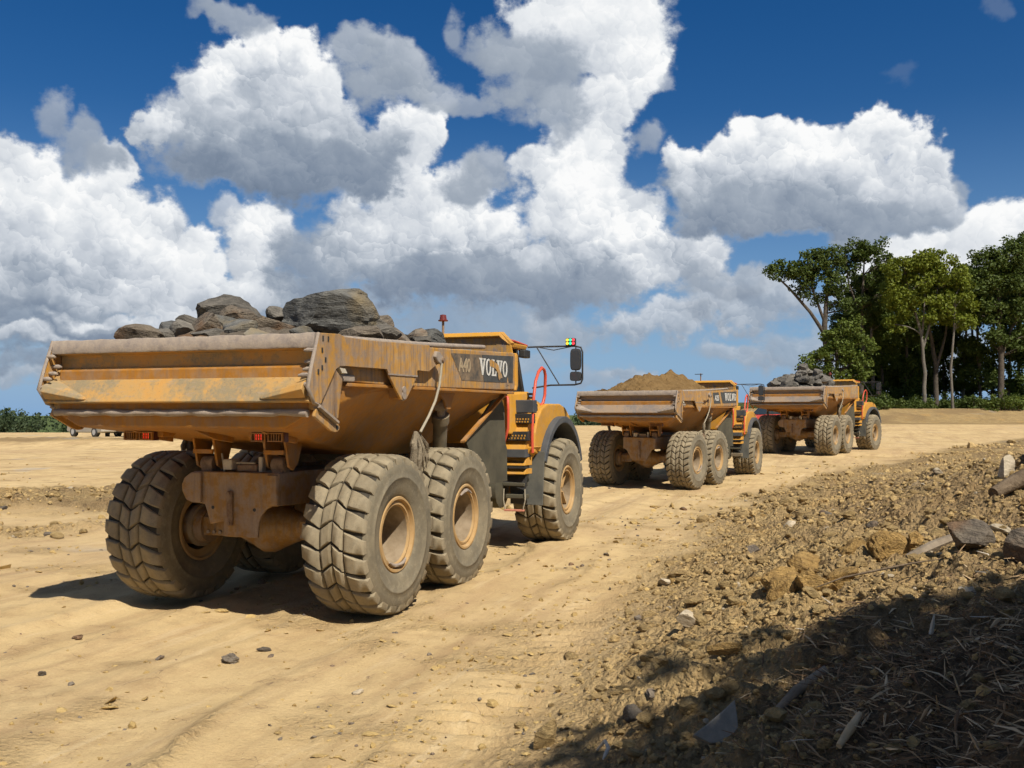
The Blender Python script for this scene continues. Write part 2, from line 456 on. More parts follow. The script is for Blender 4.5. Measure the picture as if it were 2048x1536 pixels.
def land(x, y):
    x = np.asarray(x, float); y = np.asarray(y, float)
    z = land_base(x, y)
    rm = rough_mask(x, y)
    road = 1 - rm
    near = 1 - sstep(60, 110, np.abs(y))
    s = x - edge_x(y) + 0.10 * fbm2(x * 0.4, y * 0.4, 2, 31)
    for (c, w, dep) in RUTS:
        q = (s - c) / w
        amt = dep * (0.75 + 0.6 * fbm2(x * 0.25, y * 0.25, 2, 40)) * (1 - sstep(28, 50, y))
        z = z + road * amt * (-np.exp(-(q ** 4)) + 0.75 * np.exp(-((np.abs(q) - 1.35) / 0.35) ** 2))
    z = z + road * near * (0.050 * fbm2(x * 0.33, y * 0.33, 3, 1) + 0.016 * fbm2(x * 1.7, y * 1.7, 4, 2) + 0.007 * fbm2(x * 7.0, y * 7.0, 3, 3))
    # scuffed patches and crust flakes
    fl = sstep(0.05, 0.45, fbm2(x * 0.9, y * 1.3, 3, 77))
    fl = fl * (0.35 + 0.65 * np.exp(-((s + 1.6) / 1.3) ** 2) + 0.5 * sstep(-5.6, -7.5, s))
    z = z + road * fl * near * (0.020 * lumps2(x * 6, y * 6, 78, 0.45) + 0.014 * fbm2(x * 12, y * 12, 3, 79))
    # low broken rims left by tyres
    line = np.exp(-((np.mod(s * 1.0 + 0.35 * fbm2(x * .35, y * .35, 2, 33), 1.45) - 0.7) / 0.07) ** 2) * sstep(0.0, 0.5, fbm2(x * .5, y * .3, 3, 34) + 0.1)
    z = z + road * (1 - sstep(20, 34, y)) * line * (0.022 + 0.034 * lumps2(x * 7, y * 7, 35, .6) + 0.02 * fbm2(x * 9, y * 9, 3, 36))
    # crawler track print along the foot of the bank
    tr = np.exp(-((s + 0.1) / 0.42) ** 4) * sstep(5, 7, y) * (1 - sstep(15, 19, y))
    z = z + tr * 0.045 * np.sin((y * 1.04 + x * 0.25) * 2 * math.pi / 0.24 + 1.2 * fbm2(x * 1.5, y * 1.5, 2, 50)) * (0.6 + fbm2(x * 2, y * 2, 2, 51))
    amp = rm * near * np.where(s < -2, 1.25, 0.55 + 0.45 * sstep(0.0, 2.5, s)) * (1 - 0.5 * sstep(26, 45, y))
    wx = x + 0.10 * fbm2(x * 3, y * 3, 3, 66); wy = y + 0.10 * fbm2(x * 3, y * 3, 3, 67)
    z = z + amp * (0.16 * fbm2(x * 0.45, y * 0.45, 4, 60) + 0.12 * lumps2(wx * 1.9, wy * 1.9, 61, 0.28) + 0.070 * lumps2(wx * 4.4, wy * 4.4, 62, 0.5)
                   + 0.042 * lumps2(wx * 9.5, wy * 9.5, 63, 0.7) + 0.026 * lumps2(wx * 19, wy * 19, 64, 0.85) + 0.09 * fbm2(x * 2.3, y * 2.3, 6, 65, 0.62))
    return z


def land1(x, y):
    return float(land(np.array([float(x)]), np.array([float(y)]))[0])


# ------------------------------------------------------------------ mesh helpers
class MB:
    """Collects shapes into one mesh."""
    def __init__(self):
        self.v = []; self.f = []; self.mi = []; self.cur = 0
    def add(self, verts, faces):
        b = len(self.v)
        self.v.extend([tuple(map(float, p)) for p in verts])
        for f in faces:
            self.f.append(tuple(b + i for i in f)); self.mi.append(self.cur)
        return self
    def box(self, x0, x1, y0, y1, z0, z1):
        v = [(x, y, z) for x in (x0, x1) for y in (y0, y1) for z in (z0, z1)]
        return self.add(v, [(0, 1, 3, 2), (4, 6, 7, 5), (0, 4, 5, 1), (2, 3, 7, 6), (0, 2, 6, 4), (1, 5, 7, 3)])
    def hexa(self, lo, hi):
        """8 corner points: 4 round the bottom, 4 round the top."""
        return self.add(list(lo) + list(hi), [(3, 2, 1, 0), (4, 5, 6, 7), (0, 1, 5, 4), (1, 2, 6, 5), (2, 3, 7, 6), (3, 0, 4, 7)])
    def prism(self, outline, axis, a, b):
        """Flat outline pushed along an axis. axis y: outline is (x, z); x: (y, z); z: (x, y)."""
        n = len(outline)
        def put(p, t):
            return (p[0], t, p[1]) if axis == 'y' else (t, p[0], p[1]) if axis == 'x' else (p[0], p[1], t)
        v = [put(p, a) for p in outline] + [put(p, b) for p in outline]
        f = [tuple(range(n)), tuple(range(2 * n - 1, n - 1, -1))]
        f += [(i, i + n, (i + 1) % n + n, (i + 1) % n) for i in range(n)]
        return self.add(v, f)
    def tube(self, path, r, n=8, cap=True):
        path = [Vector(p) for p in path]
        rs = r if isinstance(r, (list, tuple)) else [r] * len(path)
        v = []; up = None
        for i, p in enumerate(path):
            t = (path[min(i + 1, len(path) - 1)] - path[max(i - 1, 0)])
            t = t.normalized() if t.length > 1e-9 else Vector((0, 0, 1))
            if up is None:
                up = Vector((0, 0, 1)) if abs(t.z) < 0.9 else Vector((1, 0, 0))
            s = t.cross(up)
            s = s.normalized() if s.length > 1e-6 else t.orthogonal().normalized()
            up = s.cross(t).normalized()
            for k in range(n):
                q = 2 * math.pi * k / n
                v.append(p + (s * math.cos(q) + up * math.sin(q)) * rs[i])
        f = []
        for i in range(len(path) - 1):
            for k in range(n):
                f.append((i * n + k, i * n + (k + 1) % n, (i + 1) * n + (k + 1) % n, (i + 1) * n + k))
        if cap:
            f.append(tuple(range(n - 1, -1, -1))); f.append(tuple(range((len(path) - 1) * n, len(path) * n)))
        return self.add(v, f)
    def lathe(self, prof, n=32, axis='y', origin=(0, 0, 0), closed=False, caps=True):
        """Profile of (along, radius) turned about an axis through origin."""
        v = []
        for (t, r) in prof:
            for k in range(n):
                q = 2 * math.pi * k / n
                c, s = r * math.cos(q), r * math.sin(q)
                p = (c, t, s) if axis == 'y' else (t, c, s) if axis == 'x' else (c, s, t)
                v.append((p[0] + origin[0], p[1] + origin[1], p[2] + origin[2]))
        m = len(prof); f = []
        for i in range(m if closed else m - 1):
            j = (i + 1) % m
            for k in range(n):
                f.append((i * n + k, j * n + k, j * n + (k + 1) % n, i * n + (k + 1) % n))
        if caps and not closed:
            if prof[0][1] > 1e-6: f.append(tuple(range(n)))
            if prof[-1][1] > 1e-6: f.append(tuple(range(m * n - 1, (m - 1) * n - 1, -1)))
        return self.add(v, f)
    def loft(self, rings, close=True, caps=True):
        n = len(rings[0]); v = [p for r in rings for p in r]; f = []
        for i in range(len(rings) - 1):
            for k in range(n if close else n - 1):
                f.append((i * n + k, i * n + (k + 1) % n, (i + 1) * n + (k + 1) % n, (i + 1) * n + k))
        if caps and close:
            f.append(tuple(range(n - 1, -1, -1))); f.append(tuple(range((len(rings) - 1) * n, len(rings) * n)))
        return self.add(v, f)
    def mesh(self, name, mats, smooth=None, fix=True):
        me = bpy.data.meshes.new(name)
        me.from_pydata(self.v, [], self.f)
        for m in (mats if isinstance(mats, (list, tuple)) else [mats]):
            me.materials.append(m)
        if any(self.mi):
            me.polygons.foreach_set('material_index', self.mi)
        if fix:
            bm = bmesh.new(); bm.from_mesh(me)
            bmesh.ops.recalc_face_normals(bm, faces=bm.faces)
            bm.to_mesh(me); bm.free()
        if smooth is not None:
            set_smooth(me, smooth)
        me.update()
        return me
    def build(self, name, mats, parent=None, loc=None, rot=None, smooth=None, bevel=0.0, seg=2, **props):
        me = self.mesh(name, mats, smooth)
        return put(name, me, parent, loc, rot, bevel, seg, **props)


def set_smooth(me, angle):
    """Smooth shading except across edges sharper than angle degrees."""
    me.polygons.foreach_set('use_smooth', np.ones(len(me.polygons), bool))
    if angle < 180:
        me.set_sharp_from_angle(angle=R(angle))


def put(name, me, parent=None, loc=None, rot=None, bevel=0.0, seg=2, **props):
    o = bpy.data.objects.new(name, me)
    COL.objects.link(o)
    if parent is not None: o.parent = parent
    if loc is not None: o.location = loc
    if rot is not None: o.rotation_euler = rot
    if bevel:
        b = o.modifiers.new('bevel', 'BEVEL'); b.width = bevel; b.segments = seg; b.limit_method = 'ANGLE'; b.angle_limit = R(35)
        b.harden_normals = False
    for k, v in props.items(): o[k] = v
    return o


def empty(name, loc, rotz=0.0, **props):
    o = bpy.data.objects.new(name, None)
    o.empty_display_size = 0.3
    COL.objects.link(o)
    o.location = loc; o.rotation_euler = (0, 0, rotz)
    for k, v in props.items(): o[k] = v
    return o


def np_mesh(name, verts, faces, mats, smooth=None):
    """Fast mesh from arrays; faces is (n, 3) or (n, 4)."""
    verts = np.ascontiguousarray(verts, np.float32); faces = np.ascontiguousarray(faces, np.int32)
    me = bpy.data.meshes.new(name)
    n, k = faces.shape
    me.vertices.add(len(verts)); me.vertices.foreach_set('co', verts.ravel())
    me.loops.add(n * k); me.loops.foreach_set('vertex_index', faces.ravel())
    me.polygons.add(n); me.polygons.foreach_set('loop_start', np.arange(0, n * k, k, dtype=np.int32))
    for m in (mats if isinstance(mats, (list, tuple)) else [mats]): me.materials.append(m)
    me.update(calc_edges=True)
    me.polygons.foreach_set('use_smooth', np.full(n, smooth is not None))
    if smooth is not None and smooth < 180: me.set_sharp_from_angle(angle=R(smooth))
    return me


def float_attr(me, name, arr):
    a = me.attributes.new(name, 'FLOAT', 'POINT'); a.data.foreach_set('value', np.ascontiguousarray(arr, np.float32))


_ICO = {}
def ico(sub):
    if sub not in _ICO:
        bm = bmesh.new(); bmesh.ops.create_icosphere(bm, subdivisions=sub, radius=1.0)
        _ICO[sub] = (np.array([v.co[:] for v in bm.verts]), np.array([[v.index for v in f.verts] for f in bm.faces]))
        bm.free()
    return _ICO[sub]


def rock_shape(seed, sub=3, size=(1, 1, 1), cuts=9, depth=(0.45, 0.85), rough=0.10, strata=0.0):
    """A broken stone: ball cut flat by planes, then weathered by noise."""
    rng = np.random.RandomState(seed)
    v, f = ico(sub); v = v.copy()
    for k in range(cuts):
        n = rng.normal(size=3); n /= np.linalg.norm(n)
        dd = rng.uniform(*depth)
        q = v @ n - dd
        v = v - np.outer(np.clip(q, 0, None), n)
    nrm = v / np.maximum(np.linalg.norm(v, axis=1, keepdims=True), 1e-6)
    v = v + nrm * (rough * fbm3(v * 1.6 + seed, 4, seed) + 0.35 * rough * fbm3(v * 6 + seed, 3, seed + 5))[:, None]
    if strata:
        lay = np.floor((v[:, 2] + 0.12 * fbm3(v * 1.5, 2, seed + 3)) * 9)
        v[:, :2] *= (1 + strata * (_hash(lay.astype(np.int64), np.zeros(len(v), np.int64), np.zeros(len(v), np.int64), seed) - 0.5))[:, None]
    return v * np.array(size), f

# ------------------------------------------------------------------ materials
def material(name, rough=0.8, spec=0.3):
    m = bpy.data.materials.new(name); m.use_nodes = True
    nt = m.node_tree; N = Nodes(nt)
    b = nt.nodes['Principled BSDF']
    b.inputs['Roughness'].default_value = rough
    b.inputs['Specular IOR Level'].default_value = spec
    return m, N, b


def obj_coord(N):
    return N.new('ShaderNodeTexCoord').outputs['Object']


def bump(N, b, h, strength=0.4, dist=0.02):
    n = N.new('ShaderNodeBump'); n.inputs['Strength'].default_value = strength; n.inputs['Distance'].default_value = dist
    N.put(n.inputs['Height'], h); N.put(b.inputs['Normal'], n.outputs[0])


def attr(N, name):
    n = N.new('ShaderNodeAttribute'); n.attribute_name = name
    return n.outputs['Fac']


def mat_ground():
    m, N, b = material('bare_soil', 0.95, 0.12)
    P = obj_coord(N)
    rough, grass, damp = attr(N, 'churned'), attr(N, 'grass'), attr(N, 'mulch')
    n1 = N.noise(P, 0.35, 5, 0.6); n2 = N.noise(P, 2.2, 6, 0.65); n3 = N.noise(P, 16.0, 5, 0.7)
    Ps = N.v('MULTIPLY', P, (0.55, 0.25, 1.0))
    n4 = N.noise(Ps, 3.0, 5, 0.6)
    pale = N.mix(N.rng(n1, 0.35, 0.65), (0.507, 0.359, 0.172), (0.581, 0.424, 0.212))
    pale = N.mix(N.rng(n2, 0.48, 0.72), pale, (0.427, 0.294, 0.140))
    pale = N.mix(N.m('MULTIPLY', N.rng(n4, 0.55, 0.75), 0.55), pale, (0.372, 0.247, 0.130))
    pale = N.mix(N.m('MULTIPLY', N.rng(n3, 0.55, 0.8), 0.35), pale, (0.334, 0.233, 0.134))
    brown = N.mix(N.rng(n2, 0.3, 0.7), (0.341, 0.228, 0.102), (0.524, 0.373, 0.168))
    brown = N.mix(N.m('MULTIPLY', N.rng(n3, 0.45, 0.75), 0.6), brown, (0.228, 0.151, 0.073))
    brown = N.mix(N.m('MULTIPLY', N.rng(N.noise(P, 0.9, 4, 0.6), 0.55, 0.72), 0.6), brown, (0.535, 0.317, 0.102))
    Rd = N.new('ShaderNodeMapping'); Rd.inputs['Rotation'].default_value = (0, 0, R(20)); N.put(Rd.inputs[0], P)
    along = N.v('MULTIPLY', Rd.outputs[0], (1.9, 0.16, 1.0))
    trk = N.noise(along, 1.0, 6, 0.62)
    pale = N.mix(N.m('MULTIPLY', N.rng(trk, 0.50, 0.66), 0.62), pale, (0.372, 0.244, 0.120))
    pale = N.mix(N.m('MULTIPLY', N.rng(N.noise(along, 2.7, 5, 0.65), 0.56, 0.68), 0.45), pale, (0.631, 0.485, 0.281))
    pale = N.mix(N.m('MULTIPLY', N.rng(N.voro(N.v('ADD', P, N.v('SCALE', N.noise(P, 3.0, 3, 0.6, color=True), scale=0.35)), 2.6, 'DISTANCE_TO_EDGE'), 0.012, 0.0), N.rng(n2, 0.5, 0.62)), pale, (0.205, 0.139, 0.083))
    brown = N.mix(N.m('MULTIPLY', N.rng(N.noise(P, 0.28, 5, 0.6), 0.45, 0.60), 0.65), brown, N.mix(n3, (0.17, 0.108, 0.052), (0.33, 0.225, 0.115)))
    pale = N.mix(N.m('MULTIPLY', N.rng(N.noise(P, 0.16, 4, 0.6), 0.50, 0.62), 0.35), pale, (0.400, 0.273, 0.149))
    c = N.mix(rough, pale, brown)
    # pale grey slate dust here and there on the road
    c = N.mix(N.m('MULTIPLY', N.rng(N.noise(P, 0.23, 3, 0.5), 0.665, 0.72), 0.5), c, (0.33, 0.31, 0.27))
    c = N.mix(damp, c, N.mix(N.rng(n3, 0.35, 0.7), (0.106, 0.073, 0.043), (0.237, 0.156, 0.081)))
    sp = N.noise(P, 48.0, 4, 0.75)
    c = N.mix(N.m('MULTIPLY', N.rng(sp, 0.56, 0.70), 0.38), c, (0.25, 0.17, 0.085))
    c = N.mix(N.m('MULTIPLY', N.rng(sp, 0.44, 0.32), 0.30), c, (0.74, 0.58, 0.32))
    green = N.mix(N.rng(n2, 0.3, 0.7), (0.045, 0.075, 0.018), (0.10, 0.12, 0.035))
    c = N.mix(grass, c, green)
    N.put(b.inputs['Base Color'], c)
    h = N.m('ADD', N.m('MULTIPLY', N.noise(P, 30, 6, 0.7), 0.5), N.m('MULTIPLY', N.noise(P, 6, 4, 0.6), 0.5))
    clods = N.m('SUBTRACT', 0.6, N.voro(N.v('ADD', P, N.v('SCALE', N.noise(P, 9.0, 3, 0.6, color=True), scale=0.12)), 17.0))
    h = N.m('ADD', N.m('ADD', h, N.m('MULTIPLY', N.noise(P, 75, 4, 0.7), 0.35)), N.m('MULTIPLY', clods, N.m('MULTIPLY', rough, 1.3)))
    bump(N, b, N.m('MULTIPLY', h, N.m('MULTIPLY_ADD', rough, 1.0, 0.8)), 0.85, 0.05)
    return m


def mat_paint(name, base, dust=0.35, wear=0.35, grime=0.3, shade=1.0, rough=0.5, streak=True, world_seed=0.0):
    """Yellow machine paint under dust, scraped to primer and rust in places."""
    m, N, b = material(name, rough, 0.35)
    P = N.v('ADD', obj_coord(N), (world_seed, world_seed * 0.7, 0.0))
    base = tuple(x * shade for x in base)
    n_big = N.noise(P, 1.3, 4, 0.6); n_mid = N.noise(P, 6.0, 6, 0.68); n_fine = N.noise(P, 38.0, 4, 0.7)
    st = N.noise(N.v('MULTIPLY', P, (9.0, 9.0, 0.9)), 2.2, 5, 0.65)
    c = N.mix(N.rng(n_big, 0.35, 0.7), base, tuple(x * 0.82 for x in base))
    c = N.mix(N.m('MULTIPLY', N.rng(n_mid, 0.42, 0.70), dust), c, (0.43, 0.305, 0.175))
    if streak:
        c = N.mix(N.m('MULTIPLY', N.rng(st, 0.46, 0.66), grime), c, (0.185, 0.128, 0.082))
    w = N.m('MULTIPLY', N.rng(N.m('ADD', n_mid, N.m('MULTIPLY', n_big, 0.6)), 0.76, 0.92), wear)
    c = N.mix(w, c, N.mix(n_fine, (0.13, 0.075, 0.045), (0.27, 0.23, 0.20)))
    c = N.mix(N.m('MULTIPLY', N.rng(n_fine, 0.60, 0.78), 0.25 + 0.3 * wear), c, (0.20, 0.13, 0.08))
    N.put(b.inputs['Base Color'], c)
    N.put(b.inputs['Roughness'], N.rng(n_mid, 0.3, 0.7, rough, min(rough + 0.35, 0.95)))
    bump(N, b, N.m('ADD', n_fine, N.m('MULTIPLY', n_mid, 0.8)), 0.18, 0.006)
    return m


def mat_scraped(name, paint, dust, metal):
    """Tail plate: paint rubbed down by sliding rock, mottled with bare metal and dust."""
    m, N, b = material(name, 0.75, 0.3)
    P = obj_coord(N)
    big = N.noise(P, 1.1, 4, 0.6); mid = N.noise(P, 5.0, 6, 0.7); fine = N.noise(P, 26.0, 5, 0.7)
    scr = N.noise(N.v('MULTIPLY', P, (1.0, 2.0, 9.0)), 3.5, 5, 0.65)
    c = N.mix(N.rng(mid, 0.38, 0.62), paint, dust)
    bare = N.m('ADD', N.m('ADD', N.m('MULTIPLY', big, 1.0), N.m('MULTIPLY', mid, 0.7)), N.m('MULTIPLY', fine, 0.45))
    c = N.mix(N.m('MULTIPLY', N.rng(bare, 1.06, 1.24), 0.9), c, metal)
    c = N.mix(N.m('MULTIPLY', N.rng(scr, 0.56, 0.68), 0.5), c, (0.32, 0.25, 0.18))
    c = N.mix(N.m('MULTIPLY', N.rng(fine, 0.58, 0.72), 0.55), c, (0.16, 0.10, 0.06))
    N.put(b.inputs['Base Color'], c)
    bump(N, b, N.m('ADD', fine, mid), 0.3, 0.008)
    return m


def mat_simple(name, a, bcol, scale=8.0, rough=0.85, spec=0.25, bstr=0.25, bdist=0.01, detail=5):
    m, N, b = material(name, rough, spec)
    P = obj_coord(N)
    n = N.noise(P, scale, detail, 0.65)
    N.put(b.inputs['Base Color'], N.mix(N.rng(n, 0.32, 0.68), a, bcol))
    if bstr: bump(N, b, N.m('ADD', n, N.noise(P, scale * 5, 3, 0.6)), bstr, bdist)
    return m


def mat_rock(name, cols, scale=2.0, stain=None, bstr=0.9):
    m, N, b = material(name, 0.92, 0.2)
    oi = N.new('ShaderNodeObjectInfo')
    P = N.v('ADD', obj_coord(N), N.v('SCALE', N.vec(oi.outputs['Random'], oi.outputs['Random'], 0.3), scale=19.0))
    n1 = N.noise(P, scale, 6, 0.65); n2 = N.noise(P, scale * 5, 5, 0.7)
    lay = N.noise(N.v('MULTIPLY', P, (1.0, 1.0, 6.0)), scale * 1.6, 5, 0.7)
    c = N.mix(N.rng(n1, 0.35, 0.65), cols[0], cols[1])
    c = N.mix(N.m('MULTIPLY', N.rng(lay, 0.48, 0.62), 0.8), c, cols[2])
    c = N.mix(N.m('MULTIPLY', N.rng(n2, 0.52, 0.68), 0.45), c, tuple(min(1.0, q * 1.55) for q in cols[1]))
    if stain is not None:
        c = N.mix(N.m('MULTIPLY', N.rng(N.noise(P, scale * 0.8, 4, 0.6), 0.52, 0.66), 0.75), c, stain)
    tone = N.rng(oi.outputs['Random'], 0.0, 1.0, 0.72, 1.22)
    c = N.v('SCALE', c, scale=tone)
    N.put(b.inputs['Base Color'], c)
    bump(N, b, N.m('ADD', N.m('ADD', n1, lay), N.m('MULTIPLY', n2, 0.6)), bstr, 0.07)
    return m


def mat_chips(name, a, bcol, c):
    m, N, b = material(name, 0.95, 0.1)
    rnd = N.new('ShaderNodeNewGeometry').outputs['Random Per Island']
    N.put(b.inputs['Base Color'], N.ramp(rnd, [(0.0, a), (0.55, bcol), (1.0, c)]))
    return m


def mat_leaf(name, a, bcol, c):
    m, N, b = material(name, 0.6, 0.25)
    P = obj_coord(N)
    rnd = N.new('ShaderNodeNewGeometry').outputs['Random Per Island']
    n = N.noise(P, 0.55, 3, 0.6)
    col = N.mix(N.rng(n, 0.35, 0.65), a, bcol)
    col = N.mix(N.m('MULTIPLY', rnd, 0.55), col, c)
    N.put(b.inputs['Base Color'], col)
    tr = N.new('ShaderNodeBsdfTranslucent'); N.put(tr.inputs[0], N.v('SCALE', col, scale=1.2))
    mx = N.new('ShaderNodeMixShader'); mx.inputs[0].default_value = 0.28
    nt = m.node_tree
    nt.links.new(b.outputs[0], mx.inputs[1]); nt.links.new(tr.outputs[0], mx.inputs[2])
    nt.links.new(mx.outputs[0], nt.nodes['Material Output'].inputs[0])
    return m


def mat_glass(name, tint=(0.02, 0.03, 0.035)):
    m, N, b = material(name, 0.06, 0.6)
    b.inputs['Base Color'].default_value = (*tint, 1)
    return m


def mat_lamp(name, col, power):
    m, N, b = material(name, 0.3, 0.5)
    b.inputs['Base Color'].default_value = (*[x * 0.5 for x in col], 1)
    b.inputs['Emission Color'].default_value = (*col, 1)
    b.inputs['Emission Strength'].default_value = power
    return m


def mat_tyre(name, side=False):
    m, N, b = material(name, 0.9, 0.2)
    P = obj_coord(N)
    n1 = N.noise(P, 2.2, 5, 0.65); n2 = N.noise(P, 11, 5, 0.7); n3 = N.noise(P, 60, 3, 0.6)
    if side:
        c = N.mix(N.rng(n1, 0.3, 0.7), (0.135, 0.116, 0.080), (0.225, 0.186, 0.118))
        c = N.mix(N.m('MULTIPLY', N.rng(n2, 0.5, 0.75), 0.7), c, (0.29, 0.242, 0.158))
    else:
        c = N.mix(N.rng(n1, 0.3, 0.7), (0.19, 0.155, 0.098), (0.31, 0.252, 0.158))
        c = N.mix(N.m('MULTIPLY', N.rng(n2, 0.5, 0.72), 0.55), c, (0.15, 0.125, 0.085))
    c = N.mix(N.m('MULTIPLY', N.rng(n3, 0.6, 0.75), 0.4), c, (0.06, 0.054, 0.042))
    N.put(b.inputs['Base Color'], c)
    bump(N, b, N.m('ADD', n2, n3), 0.35, 0.012)
    return m


YEL = (0.56, 0.265, 0.022)
M = dict(
    ground=mat_ground(),
    paint=mat_paint('machine_yellow', YEL, 0.22, 0.10, 0.10),
    paint_dusty=mat_paint('machine_yellow_dusty', (0.482, 0.242, 0.041), 0.95, 0.6, 0.85),
    paint_under_shaded=mat_paint('machine_yellow_under_shaded', (0.396, 0.161, 0.012), 0.35, 0.25, 0.45),  # grimy yellow with the shade beneath the body worked into its base colour
    paint_tail=mat_scraped('scraped_tail_panel', (0.489, 0.260, 0.069), (0.417, 0.264, 0.099), (0.245, 0.197, 0.115)),
    frame=mat_paint('machine_yellow_muddy', (0.288, 0.144, 0.029), 0.9, 0.55, 0.6),
    worn=mat_simple('scraped_steel', (0.22, 0.18, 0.15), (0.35, 0.28, 0.205), 9, 0.8, 0.35, 0.4, 0.01),
    rust=mat_simple('rusty_steel', (0.16, 0.095, 0.055), (0.30, 0.21, 0.13), 9, 0.85, 0.25, 0.4, 0.01),
    headboard=mat_paint('headboard_plate', (0.44, 0.235, 0.05), 0.8, 1.0, 0.7),
    guard=mat_simple('dusty_black_sheet', (0.055, 0.050, 0.034), (0.10, 0.088, 0.056), 2.2, 0.85, 0.25, 0.15, 0.004),
    black=mat_simple('black_plastic', (0.018, 0.018, 0.018), (0.045, 0.042, 0.036), 5, 0.6, 0.35, 0.05, 0.002),
    grey=mat_simple('grey_plastic', (0.050, 0.054, 0.058), (0.085, 0.086, 0.084), 3, 0.7, 0.3, 0.08, 0.003),
    decal=mat_simple('dark_decal', (0.040, 0.042, 0.042), (0.085, 0.082, 0.072), 7, 0.6, 0.3, 0.0),
    decal_worn=mat_simple('dark_decal_worn', (0.060, 0.056, 0.048), (0.27, 0.185, 0.105), 6, 0.75, 0.3, 0.0),
    white=mat_simple('white_lettering', (0.629, 0.612, 0.561), (0.527, 0.493, 0.408), 14, 0.6, 0.3, 0.0),
    faded=mat_simple('faded_lettering', (0.40, 0.32, 0.20), (0.29, 0.21, 0.125), 16, 0.8, 0.2, 0.0),
    red=mat_simple('orange_red_paint', (0.60, 0.075, 0.032), (0.50, 0.085, 0.045), 6, 0.45, 0.4, 0.0),
    rim=mat_simple('dusty_rim', (0.353, 0.210, 0.076), (0.403, 0.273, 0.132), 5, 0.8, 0.25, 0.15, 0.004),
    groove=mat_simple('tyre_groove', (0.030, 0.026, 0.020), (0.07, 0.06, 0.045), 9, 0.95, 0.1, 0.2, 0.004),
    tread=mat_tyre('tyre_tread'), side=mat_tyre('tyre_side', True),
    dish=mat_simple('shaded_wheel_dish', (0.20, 0.145, 0.085), (0.33, 0.255, 0.165), 5, 0.85, 0.2, 0.2, 0.005),  # dirty tone, darkened so the dish's inner shadow sits in the colour
    hyd=mat_simple('dusty_cylinder', (0.13, 0.105, 0.065), (0.22, 0.175, 0.11), 6, 0.7, 0.3, 0.15, 0.004),
    cable=mat_simple('dusty_cable', (0.28, 0.245, 0.175), (0.36, 0.31, 0.22), 20, 0.8, 0.3, 0.2, 0.004),
    muddy=mat_simple('muddy_rubber', (0.13, 0.105, 0.07), (0.255, 0.205, 0.135), 9, 0.95, 0.15, 0.6, 0.02),
    glass=mat_glass('cab_glass'), mirror=mat_glass('mirror_glass', (0.05, 0.055, 0.06)),
    lens_red=mat_lamp('lit_red_lens', (0.9, 0.03, 0.02), 0.8),
    lens_dark=mat_simple('dark_lens', (0.10, 0.022, 0.012), (0.06, 0.018, 0.012), 8, 0.4, 0.4, 0.0),
    lamp_r=mat_lamp('signal_red', (1.0, 0.06, 0.08), 0.9), lamp_y=mat_lamp('signal_yellow', (1.0, 0.72, 0.06), 0.8), lamp_g=mat_lamp('signal_green', (0.05, 0.85, 0.5), 0.7),
    beacon=mat_simple('beacon_lens', (0.132, 0.021, 0.018), (0.180, 0.036, 0.027), 6, 0.4, 0.4, 0.0),
    slate=mat_rock('grey_slate', ((0.089, 0.086, 0.078), (0.156, 0.151, 0.132), (0.063, 0.063, 0.059)), 1.6, (0.228, 0.174, 0.093)),
    slate_grey=mat_rock('plain_grey_slate', ((0.115, 0.104, 0.085), (0.185, 0.164, 0.132), (0.078, 0.070, 0.059)), 1.6),
    brown_rock=mat_rock('brown_rock', ((0.131, 0.104, 0.075), (0.193, 0.158, 0.115), (0.086, 0.070, 0.055)), 2.2, (0.205, 0.113, 0.055)),
    clod=mat_rock('soil_clod', ((0.419, 0.283, 0.121), (0.539, 0.381, 0.166), (0.284, 0.191, 0.083)), 6.0, None, 0.9),
    crumb=mat_rock('road_crumb', ((0.475, 0.323, 0.124), (0.575, 0.403, 0.158), (0.362, 0.244, 0.100)), 6.0, None, 0.6),
    ochre=mat_rock('ochre_clod', ((0.360, 0.221, 0.072), (0.444, 0.282, 0.100), (0.252, 0.155, 0.060)), 5.0, None, 1.0),
    pale_stone=mat_rock('pale_stone', ((0.34, 0.28, 0.19), (0.42, 0.35, 0.245), (0.26, 0.21, 0.14)), 4.0, None, 0.4),
    load_soil=mat_simple('loaded_soil', (0.146, 0.087, 0.033), (0.210, 0.132, 0.054), 3.5, 0.95, 0.1, 0.9, 0.06, 8),
    bark=mat_simple('bark', (0.060, 0.048, 0.036), (0.12, 0.10, 0.078), 3.0, 0.95, 0.1, 0.5, 0.05),
    pale_bark=mat_simple('pale_bark', (0.114, 0.099, 0.078), (0.180, 0.162, 0.132), 2.0, 0.95, 0.1, 0.4, 0.05),
    leaf_dark=mat_leaf('leaf_dark', (0.046, 0.072, 0.013), (0.072, 0.103, 0.018), (0.110, 0.138, 0.026)),
    leaf_mid=mat_leaf('leaf_mid', (0.070, 0.103, 0.016), (0.103, 0.139, 0.020), (0.144, 0.174, 0.030)),
    leaf_bright=mat_leaf('leaf_bright', (0.110, 0.143, 0.013), (0.151, 0.185, 0.017), (0.202, 0.218, 0.028)),
    leaf_far=mat_leaf('leaf_far', (0.038, 0.059, 0.025), (0.055, 0.080, 0.032), (0.071, 0.090, 0.038)),
    chips=mat_chips('wood_chips', (0.17, 0.105, 0.055), (0.36, 0.245, 0.13), (0.60, 0.46, 0.28)),
    chips_dark=mat_chips('dark_wood_chips', (0.09, 0.052, 0.03), (0.19, 0.118, 0.064), (0.33, 0.22, 0.12)),
    wood=mat_simple('split_wood', (0.42, 0.30, 0.16), (0.55, 0.42, 0.25), 9, 0.9, 0.15, 0.4, 0.01),
    root=mat_simple('bleached_root', (0.45, 0.39, 0.29), (0.58, 0.52, 0.42), 9, 0.9, 0.15, 0.3, 0.01),
)
